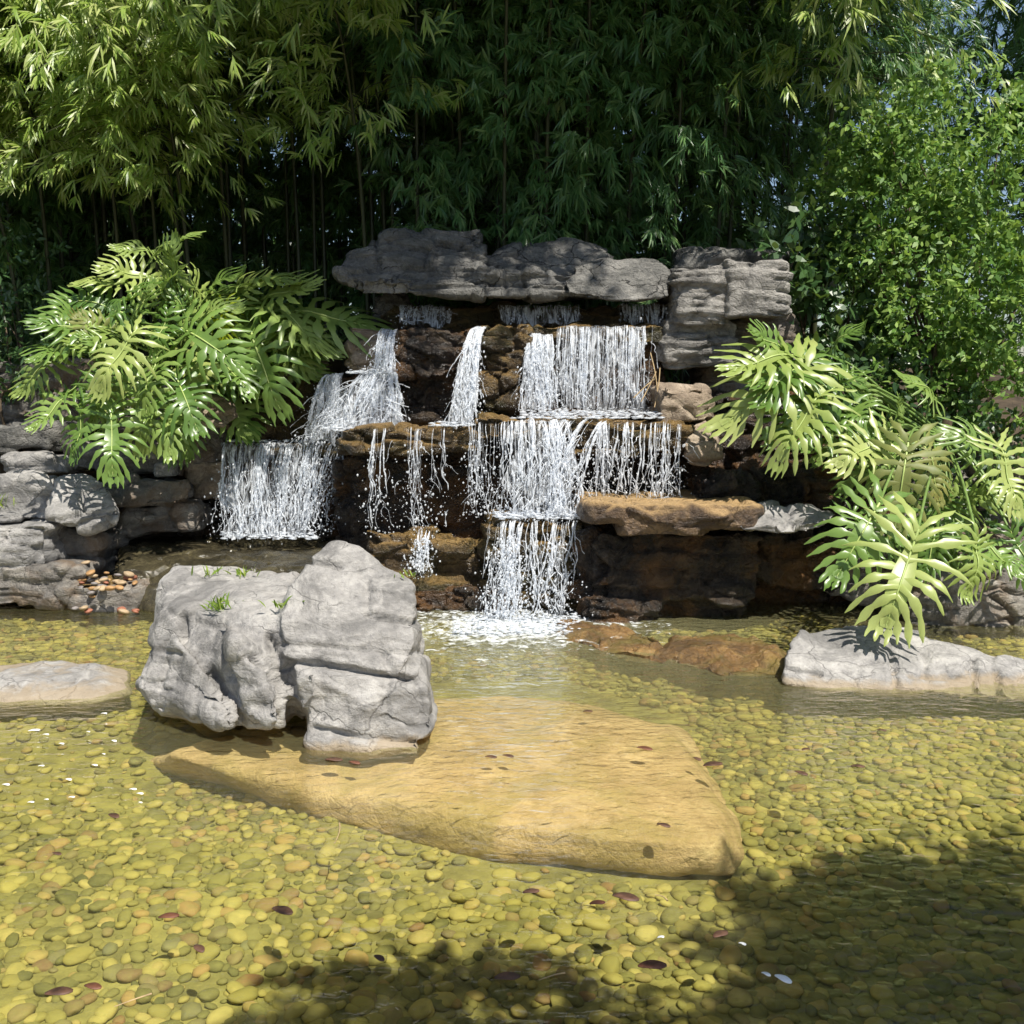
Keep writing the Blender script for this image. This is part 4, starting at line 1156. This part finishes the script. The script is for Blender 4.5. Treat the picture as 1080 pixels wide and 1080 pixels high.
# ------------------------------------------------------------------ lobed leaf plants
def lobed_leaf(L, Wf, seed, curl=0.25):
    rnd = random.Random(seed)
    V, Fc, mi = [], [], []

    def surf(x, y):
        t = y / L
        return np.array([x, y, -0.25 * curl * L * t * t * 2 + 0.28 * abs(x) - 0.9 * curl * x * x / (Wf * 0.5) + 0.015 * math.sin(9 * t + seed)])
    # core strip along the midrib
    m = 14
    rows = []
    for k in range(m + 1):
        t = k / m
        hw = Wf * 0.10 * math.sin(math.pi * min(1, 0.12 + 0.88 * (1 - t)) ** 0.9) + 0.004
        y = L * t * 0.97
        b = len(V)
        V += [surf(-hw, y), surf(0, y), surf(hw, y)]
        rows.append(b)
    for a, b in zip(rows[:-1], rows[1:]):
        Fc += [(a, a + 1, b + 1, b), (a + 1, a + 2, b + 2, b + 1)]
        mi += [0, 0]
    nl = 10
    for sgn in (-1, 1):
        for i in range(nl):
            t = 0.02 + 0.90 * i / (nl - 1)
            env = (0.80 + 0.75 * t - 1.25 * t * t) * 1.25
            ll = Wf * 0.50 * env * rnd.uniform(0.88, 1.1)
            ang = R(-58 + 130 * t + rnd.uniform(-5, 5))
            hw = 0.0200 * L / 0.6 * (0.8 + 0.4 * env) * rnd.uniform(0.85, 1.1)
            b0 = np.array([0.0, L * t * 0.97])
            seg = 8
            prev = None
            for k in range(seg + 1):
                s = k / seg
                a2 = ang + 0.35 * s * (1 if t > 0.3 else 0.2)
                cx = b0 + np.array([sgn * math.cos(a2), math.sin(a2)]) * ll * s
                nrm_ = np.array([-math.sin(a2) * sgn, math.cos(a2)])
                w = hw * (0.62 + 0.75 * s - 0.0 * s) if s < 0.55 else hw * 1.03 * max(0.03, (1 - (s - 0.55) / 0.47)) ** 0.65
                w *= 1 + 0.36 * math.sin(s * 15 + i * 2 + seed)
                lf, rt = cx - nrm_ * w, cx + nrm_ * w * (1 + 0.2 * math.sin(s * 9 + i))
                bb = len(V)
                lift = 0.004 + 0.012 * math.sin(s * 5 + i)
                for q_, dz in ((lf, -0.10 * w), (cx, 0.02), (rt, -0.10 * w)):
                    v = surf(q_[0], q_[1]); v[2] += dz * 0.3 + lift
                    V.append(v)
                if prev is not None:
                    Fc.extend([(prev, prev + 1, bb + 1, bb), (prev + 1, prev + 2, bb + 2, bb + 1)]); mi.extend([0, 0])
                prev = bb
    # tip lobe is the core's end; raised pale midrib
    tv, tf = [], []
    pth = np.array([surf(0, L * t) + np.array([0, 0, 0.006]) for t in np.linspace(0, 0.96, 12)])
    tube(pth, np.linspace(0.008, 0.002, 12) * (L / 0.5), tv, tf, 5)
    bb = len(V)
    V += list(tv[0]); Fc += [tuple(int(x) + bb for x in q_) for q_ in tf[0]]; mi += [1] * len(tf[0])
    return np.array(V), Fc, mi


def lobed_plant(label, crown, leaves, stalks=None, seed=0):
    root = empty('philodendron', crown, label, 'leafy plant')
    off = np.array(crown, float)
    # short ringed trunk
    tv, tf = [], []
    t = np.linspace(0, 1, 8)
    tube(np.stack([0.06 * t, -0.05 * t, -0.15 + 0.4 * t], 1), 0.05 - 0.015 * t, tv, tf, 7)
    link('trunk', mesh_np('trunk', np.concatenate(tv), np.concatenate(tf), M['bark']), root)
    for k, (bx, by, tx, ty, Y, tilt, mk) in enumerate(leaves):
        b = P(bx, by, Y)
        tp = P(tx, ty, Y - 0.22 - 0.12 * math.sin(k * 3.1))
        d = tp - b
        L = np.linalg.norm(d) * 1.06
        d = Vector(d).normalized()
        up = Vector((0.45 * math.sin(k * 1.7), -0.75 + 0.3 * math.sin(k * 2.3), 0.75))
        up = (up - d * up.dot(d)).normalized()
        xa = d.cross(up).normalized()
        Mx = Matrix((xa, d, up)).transposed().to_4x4() @ Matrix.Rotation(tilt, 4, 'Y')
        V, Fc, mi = lobed_leaf(L, L * random.uniform(0.85, 1.05), seed + k, random.uniform(0.2, 0.75))
        me = mesh_np('leaf', V, Fc, [M[mk], M['rib']], True, mi)
        lf = link('leaf', me, root)
        Mx.translation = Vector(b - off)
        lf.matrix_local = Mx
        if mk == 'philo_y':
            lf['label'] = 'bright yellow leaf'
        if mk == 'philo_d':
            lf['label'] = 'withering brown edged leaf'
        # petiole from the crown to the blade
        inv = Mx.inverted()
        t = np.linspace(0, 1, 9)[:, None]
        st = off + np.array([random.uniform(-.1, .1), 0, 0.1])
        mid = (st + b) / 2 + np.array([0, 0.05, 0.18])
        pth = st * (1 - t) ** 2 + 2 * mid * t * (1 - t) + b * t ** 2 - off
        pl = np.array([inv @ Vector(p) for p in pth])
        tv, tf = [], []
        tube(pl, np.full(9, 0.0085), tv, tf, 6)
        link('petiole', mesh_np('petiole', tv[0], tf[0], M['petiole']), lf)
    return root


random.seed(21)
Lf = [(165, 268, 127, 256, 7.5, 0, 'philo'), (172, 264, 197, 238, 7.5, .2, 'philo'), (165, 296, 112, 278, 7.3, 0, 'philo_p'), (150, 305, 118, 322, 7.25, .1, 'philo'),
      (208, 318, 243, 283, 7.4, -.2, 'philo'), (218, 314, 184, 284, 7.35, 0, 'philo_p'), (240, 320, 268, 288, 7.4, .3, 'philo_p'), (110, 350, 44, 332, 7.3, 0, 'philo'),
      (100, 345, 62, 366, 7.2, .2, 'philo_p'), (145, 350, 98, 396, 7.0, 0, 'philo_p'), (178, 330, 160, 366, 7.15, -.2, 'philo'), (210, 362, 204, 412, 7.05, 0, 'philo_p'),
      (62, 375, 15, 404, 7.2, .1, 'philo_p'), (78, 415, 34, 444, 7.1, .2, 'philo'), (92, 425, 74, 478, 7.05, 0, 'philo'), (118, 430, 116, 490, 7.0, 0, 'philo'),
      (152, 405, 146, 470, 6.95, .1, 'philo'), (185, 395, 204, 440, 7.05, -.2, 'philo'), (238, 322, 232, 356, 7.1, 0, 'philo_y'), (268, 322, 318, 292, 7.4, 0, 'philo_p'),
      (300, 330, 386, 324, 7.35, .15, 'philo'), (266, 350, 282, 418, 7.1, 0, 'philo'), (300, 348, 352, 366, 7.3, 0, 'philo'), (250, 306, 304, 282, 7.5, -.2, 'philo'),
      (130, 330, 66, 304, 7.4, 0, 'philo'), (190, 345, 240, 372, 7.15, .2, 'philo'), (130, 380, 92, 352, 7.2, .3, 'philo'), (225, 372, 258, 400, 7.15, .1, 'philo'),
      (95, 395, 50, 420, 7.15, .2, 'philo'), (170, 370, 140, 420, 7.1, .2, 'philo'), (200, 340, 180, 300, 7.4, 0, 'philo'), (280, 320, 340, 345, 7.35, -.2, 'philo'), (140, 345, 150, 300, 7.4, 0, 'philo'),
      (90, 365, 40, 370, 7.3, -.1, 'philo'), (112, 398, 100, 445, 7.1, -.2, 'philo'), (180, 420, 172, 466, 7.1, .2, 'philo'), (120, 365, 84, 330, 7.25, 0, 'philo_d')]
for k in range(32):
    a_, r_ = random.uniform(0, 6.28), random.uniform(0.25, 0.9)
    cx_, cy_ = 190 + 130 * r_ * math.cos(a_), 360 + 75 * r_ * math.sin(a_)
    dx_, dy_ = math.cos(a_) * 1.2, math.sin(a_) * 0.8 + 0.55
    q_ = random.uniform(34, 58) / math.hypot(dx_, dy_)
    Lf.append((cx_, cy_, cx_ + dx_ * q_, cy_ + dy_ * q_, 7.45 + random.uniform(-.1, .15), random.uniform(-.4, .4), random.choice(('philo', 'philo', 'philo_p'))))
Lf = [(a[0], a[1], a[2], a[3], a[4] + (0.55 if a[0] > 200 else 0.25 if a[0] > 150 else 0.0)) + a[5:] for a in Lf]
lobed_plant('big clump of glossy deeply lobed leaves on the left bank beside the falls', P(195, 415, 8.3), Lf, None, 300)
Rf = [(852, 388, 756, 432, 6.6, 0, 'philo_p'), (845, 374, 766, 378, 6.7, .1, 'philo_p'), (826, 372, 796, 342, 6.8, 0, 'philo'), (868, 416, 812, 470, 6.5, 0, 'philo_p'),
      (938, 460, 878, 490, 6.4, 0, 'philo_p'), (935, 462, 966, 426, 6.6, .2, 'philo'), (872, 372, 902, 336, 6.9, 0, 'philo'), (958, 466, 944, 556, 6.2, 0, 'philo_d'), (975, 470, 1002, 528, 6.3, .2, 'philo_d'),
      (1052, 470, 1082, 540, 6.3, 0, 'philo_p'), (1048, 480, 1012, 448, 6.5, 0, 'philo'), (968, 560, 934, 664, 5.45, 0, 'philo_p'), (1030, 566, 1036, 630, 5.5, 0, 'philo_p'),
      (928, 530, 884, 606, 5.75, 0, 'philo'), (992, 560, 966, 604, 6.1, .2, 'philo'), (1030, 570, 1082, 596, 6.2, 0, 'philo'), (905, 460, 860, 480, 6.7, .2, 'philo'), (880, 420, 925, 450, 6.7, 0, 'philo'), (1065, 560, 1100, 620, 6.3, 0, 'philo'), (900, 540, 930, 590, 6.3, 0, 'philo'), (985, 420, 960, 385, 7.0, 0, 'philo'), (838, 400, 800, 395, 6.75, .3, 'philo')]
for k in range(24):
    bx_, by_ = random.choice(((850, 380), (880, 430), (940, 470), (1000, 520), (1050, 520), (960, 560), (1010, 570), (890, 400)))
    a_ = random.uniform(-0.4, 3.5)
    q_ = random.uniform(36, 62)
    Rf.append((bx_, by_, bx_ + q_ * math.cos(a_), by_ + q_ * 0.8 * math.sin(a_) + 12, 6.75 + random.uniform(-.15, .15), random.uniform(-.4, .4), 'philo'))
Rf = [(a[0], a[1], a[0] + (a[2] - a[0]) * .86, a[1] + (a[3] - a[1]) * .86) + a[4:] for a in Rf]
lobed_plant('sprawling deeply lobed plant with a withering leaf above the right boulder', P(985, 480, 7.0), Rf, None, 500)


# ------------------------------------------------------------------ small plants on the boulder, debris
def tuft(label, px, py, Y, n, h, z=None):
    dg = bpy.context.evaluated_depsgraph_get()
    hit, pnt = S.ray_cast(dg, Vector((0, 0, CAMZ)), Vector(ray(px, py)).normalized())[:2]
    c = np.array(pnt) if hit else P(px, py, Y)
    h *= 1.25
    B, D, N_, L, Wd = [], [], [], [], []
    for k in range(n):
        B.append(RNG.normal(size=3) * np.array([0.03, 0.03, 0.002])); D.append(np.array([RNG.normal() * .6, RNG.normal() * .5, 1.0])); N_.append(rv())
        L.append(h * RNG.uniform(.5, 1.2)); Wd.append(RNG.uniform(0.006, 0.012))
    o = link('grass_tuft', leaves_mesh('grass_tuft', B, D, N_, L, Wd, M['grass'], 0.3), None, tuple(c))
    tag(o, label, 'grass tuft')


tuft('leafy bright green tuft growing in the middle of the big boulder', 232, 643, 4.78, 46, 0.09)
tuft('sparse yellowish tuft at the back left of the big boulder top', 222, 608, 5.22, 12, 0.07)
tuft('row of short grass at the back of the big boulder top', 256, 608, 5.22, 22, 0.07)
tuft('small tuft in the crack between the two halves of the big boulder', 298, 642, 4.6, 16, 0.08)
tuft('tiny tuft at the right shoulder of the big boulder', 425, 610, 4.85, 10, 0.05)
tuft('grass tuft beside the pale square block at the left edge', 2, 536, 6.95, 24, 0.14)


def flat_leaf(name, label, px, py, size, mt, cat, group, rot):
    c = W(px, py, 0.006)
    V, Fc = [], []
    m = 9
    for k in range(m):
        t = k / (m - 1)
        w = size * 0.27 * math.sin(math.pi * (0.04 + 0.92 * t)) ** 0.8
        x = size * (t - 0.5)
        V += [(x, -w, 0.10 * w + 0.003 * math.sin(5 * t)), (x, 0, 0.0), (x, w, 0.14 * w)]
    for k in range(m - 1):
        a = 3 * k
        Fc += [(a, a + 3, a + 4, a + 1), (a + 1, a + 4, a + 5, a + 2)]
    me = mesh_np(name, np.array(V), Fc, mt)
    o = link(name, me, None, tuple(c))
    md = o.modifiers.new('thick', 'SOLIDIFY'); md.thickness = 0.0015
    o.rotation_euler = (0, 0, rot)
    tag(o, label, cat, group)


GF = 'fallen leaves floating on the pool'
for (px, py, sz, mk, lab) in [
    (298, 960, 0.075, 'fallen', 'large dark oval leaf floating over the pebbles in the lower left of the pool'), (62, 1046, 0.07, 'fallen', 'crumpled brown leaf floating near the lower left corner'),
    (178, 966, 0.06, 'fallen_r', 'thin reddish curled leaf left of the large dark oval leaf'), (660, 946, 0.085, 'fallen', 'broad dark brown leaf just below the front edge of the tan slab'),
    (680, 789, 0.07, 'fallen_r', 'narrow dark red leaf over the far right corner of the tan slab'), (352, 801, 0.075, 'fallen', 'dark leaf left of a second one in front of the boulder foot'), (374, 804, 0.055, 'fallen_r', 'reddish leaf right of the dark one in front of the boulder foot'),
    (518, 798, 0.05, 'fallen', 'dark leaf lying over the middle of the tan slab, left one of a pair'), (536, 797, 0.05, 'fallen', 'dark leaf lying over the middle of the tan slab, right one of a pair'), (688, 1018, 0.08, 'fallen_r', 'rust coloured narrow leaf at lower centre right of the pool'),
    (535, 1030, 0.07, 'fallen', 'dark curled leaf at the bottom centre of the pool'), (752, 806, 0.09, 'fallen', 'dark leaf off the right corner of the tan slab'), (98, 1040, 0.05, 'fallen_r', 'small reddish leaf beside the crumpled brown leaf'), (630, 952, 0.05, 'fallen_r', 'small red leaf left of the broad dark brown leaf')]:
    flat_leaf('fallen_leaf', lab, px, py, sz, M[mk], 'leaf', GF, random.uniform(-.5, .5))
for k, (px, py) in enumerate([(430, 782), (735, 800), (850, 790), (905, 808), (760, 985), (930, 770), (620, 750), (700, 870), (400, 1010), (120, 860), (845, 815), (560, 940), (210, 1000), (60, 900)]):
    flat_leaf('fallen_leaf', 'small brown leaf drifting on the pool among the others', px, py, random.uniform(.035, .06), M['fallen'], 'leaf', GF, random.uniform(-.8, .8))
GW = 'white petals floating on the pool'
for (px, py, sz, lab) in [(697, 988, 0.022, 'white petal afloat at the lower right of the tan slab'), (808, 1027, 0.026, 'round white petal in the shaded lower right of the pool'), (826, 1032, 0.05, 'long white petal beside the round one in the shaded water'),
                          (783, 995, 0.022, 'small white petal at the edge of the shade, right of the first'), (36, 770, 0.05, 'pale petal near the low flat rock at the left')]:
    flat_leaf('petal', lab, px, py, sz, M['petal'], 'petal', GW, random.uniform(-1, 1))
for k in range(16):  # small flat white flecks scattered on the water
    flat_leaf('petal', 'tiny white fleck among others left of the big boulder', random.uniform(5, 150), random.uniform(752, 850), random.uniform(.014, .03), M['petal'], 'petal', GW, random.uniform(-.4, .4))
for k, (x0, y0, x1, y1) in enumerate([(692, 392, 676, 424), (696, 388, 690, 430), (690, 400, 668, 420), (686, 372, 694, 425)]):
    tv, tf = [], []
    t = np.linspace(0, 1, 7)[:, None]
    a, b = P(x0, y0, 7.35), P(x1, y1, 7.2)
    tube((a - b) * (1 - t) + np.array([0.01, 0, 0.015]) * np.sin(t * 3), np.full(7, 0.004), tv, tf, 5)
    o = link('dry_stalk', mesh_np('dry_stalk', tv[0], tf[0], M['straw']), None, tuple(b))
    tag(o, 'dry straw coloured stalk leaning at the right end of the wide upper fall', 'dry stalk', 'dry stalks at the right end of the wide upper fall')


for (x0, y0, x1, y1, lab) in [(568, 1034, 596, 1026, 'straw coloured stem afloat at the bottom centre of the pool'), (690, 944, 704, 950, 'short pale twig afloat below the right end of the tan slab'),
                              (120, 1062, 160, 1048, 'thin pale twig afloat near the lower left corner of the pool'), (352, 890, 358, 868, 'greenish stem afloat off the front edge of the tan slab')]:
    a, b = W(x0, y0, 0.006), W(x1, y1, 0.006)
    tv, tf = [], []
    t = np.linspace(0, 1, 7)[:, None]
    tube((a - b) * (t - 0.5) + np.array([0.008, 0.008, 0]) * np.sin(t * 3), np.linspace(0.0028, 0.0012, 7), tv, tf, 5)
    tag(link('twig', mesh_np('twig', tv[0], tf[0], M['straw']), None, tuple((a + b) / 2)), lab, 'twig')

# ------------------------------------------------------------------ trees beside the viewer that shade the pool's near right
TO_SUN = Vector((0.26, -0.44, 0.86)).normalized()


def shade_at(px, py, h):
    p = W(px, py, -0.1)
    return p + np.array(TO_SUN) * (h / TO_SUN[2])


bl_ = []
for (px, py, h, r) in ((985, 985, 4.6, .5), (1050, 1020, 4.8, .6), (905, 1045, 4.4, .36), (1010, 940, 5.0, .34), (1090, 950, 5.0, .5), (930, 925, 4.9, .2), (970, 1080, 4.6, .5), (880, 975, 4.6, .2), (1110, 1070, 4.7, .7)):
    c = shade_at(px + 48, py + 12, h)
    bl_.append((c[0], c[1], c[2], r))
random.seed(9)
RNG = np.random.default_rng(9)
shrub('tree', 'leafy tree beside the viewer whose crown shades the near right of the pool', 'tree', (3.6, -1.6, -0.05), bl_, 9000, 'shrub', 0.11, 0.05, 18, trunk_r=0.06)
bl_ = []
for (px, py, h, r) in ((470, 1062, 4.2, .24), (560, 1085, 4.2, .3), (390, 1075, 4.2, .22)):
    c = shade_at(px, py, h)
    bl_.append((c[0], c[1], c[2], r))
shrub('tree', 'slender tree behind the viewer whose crown shades the bottom of the pool', 'tree', (0.9, -3.0, -0.05), bl_, 1500, 'shrub', 0.11, 0.05, 8, trunk_r=0.05)

# ------------------------------------------------------------------ light
w = bpy.data.worlds.new('World')
S.world = w
w.use_nodes = True
nt = w.node_tree
nt.nodes.clear()
sky = nt.nodes.new('ShaderNodeTexSky')
sky.sky_type = 'NISHITA'
sky.sun_disc = False
sky.sun_elevation = math.asin(TO_SUN.z)
sky.sun_rotation = math.atan2(TO_SUN.x, TO_SUN.y)
bg = nt.nodes.new('ShaderNodeBackground')
bg.inputs[1].default_value = 0.08
wo = nt.nodes.new('ShaderNodeOutputWorld')
nt.links.new(sky.outputs[0], bg.inputs[0])
nt.links.new(bg.outputs[0], wo.inputs[0])
sun = bpy.data.lights.new('sun', 'SUN')
sun.energy = 5.0
sun.angle = R(0.5)
sun.color = (1.0, 0.95, 0.87)
so = bpy.data.objects.new('sun', sun)
COL.objects.link(so)
so.rotation_euler = TO_SUN.to_track_quat('Z', 'Y').to_euler()
so.location = (3, -5, 12)

S.view_settings.view_transform = 'Standard'
S.view_settings.look = 'None'
S.view_settings.exposure = 0.65
S.view_settings.gamma = 1.0
S.render.engine = 'CYCLES'
S.cycles.max_bounces = 6
S.cycles.adaptive_threshold = 0.02
S.cycles.transparent_max_bounces = 24
S.cycles.sample_clamp_indirect = 6
S.cycles.use_denoising = True
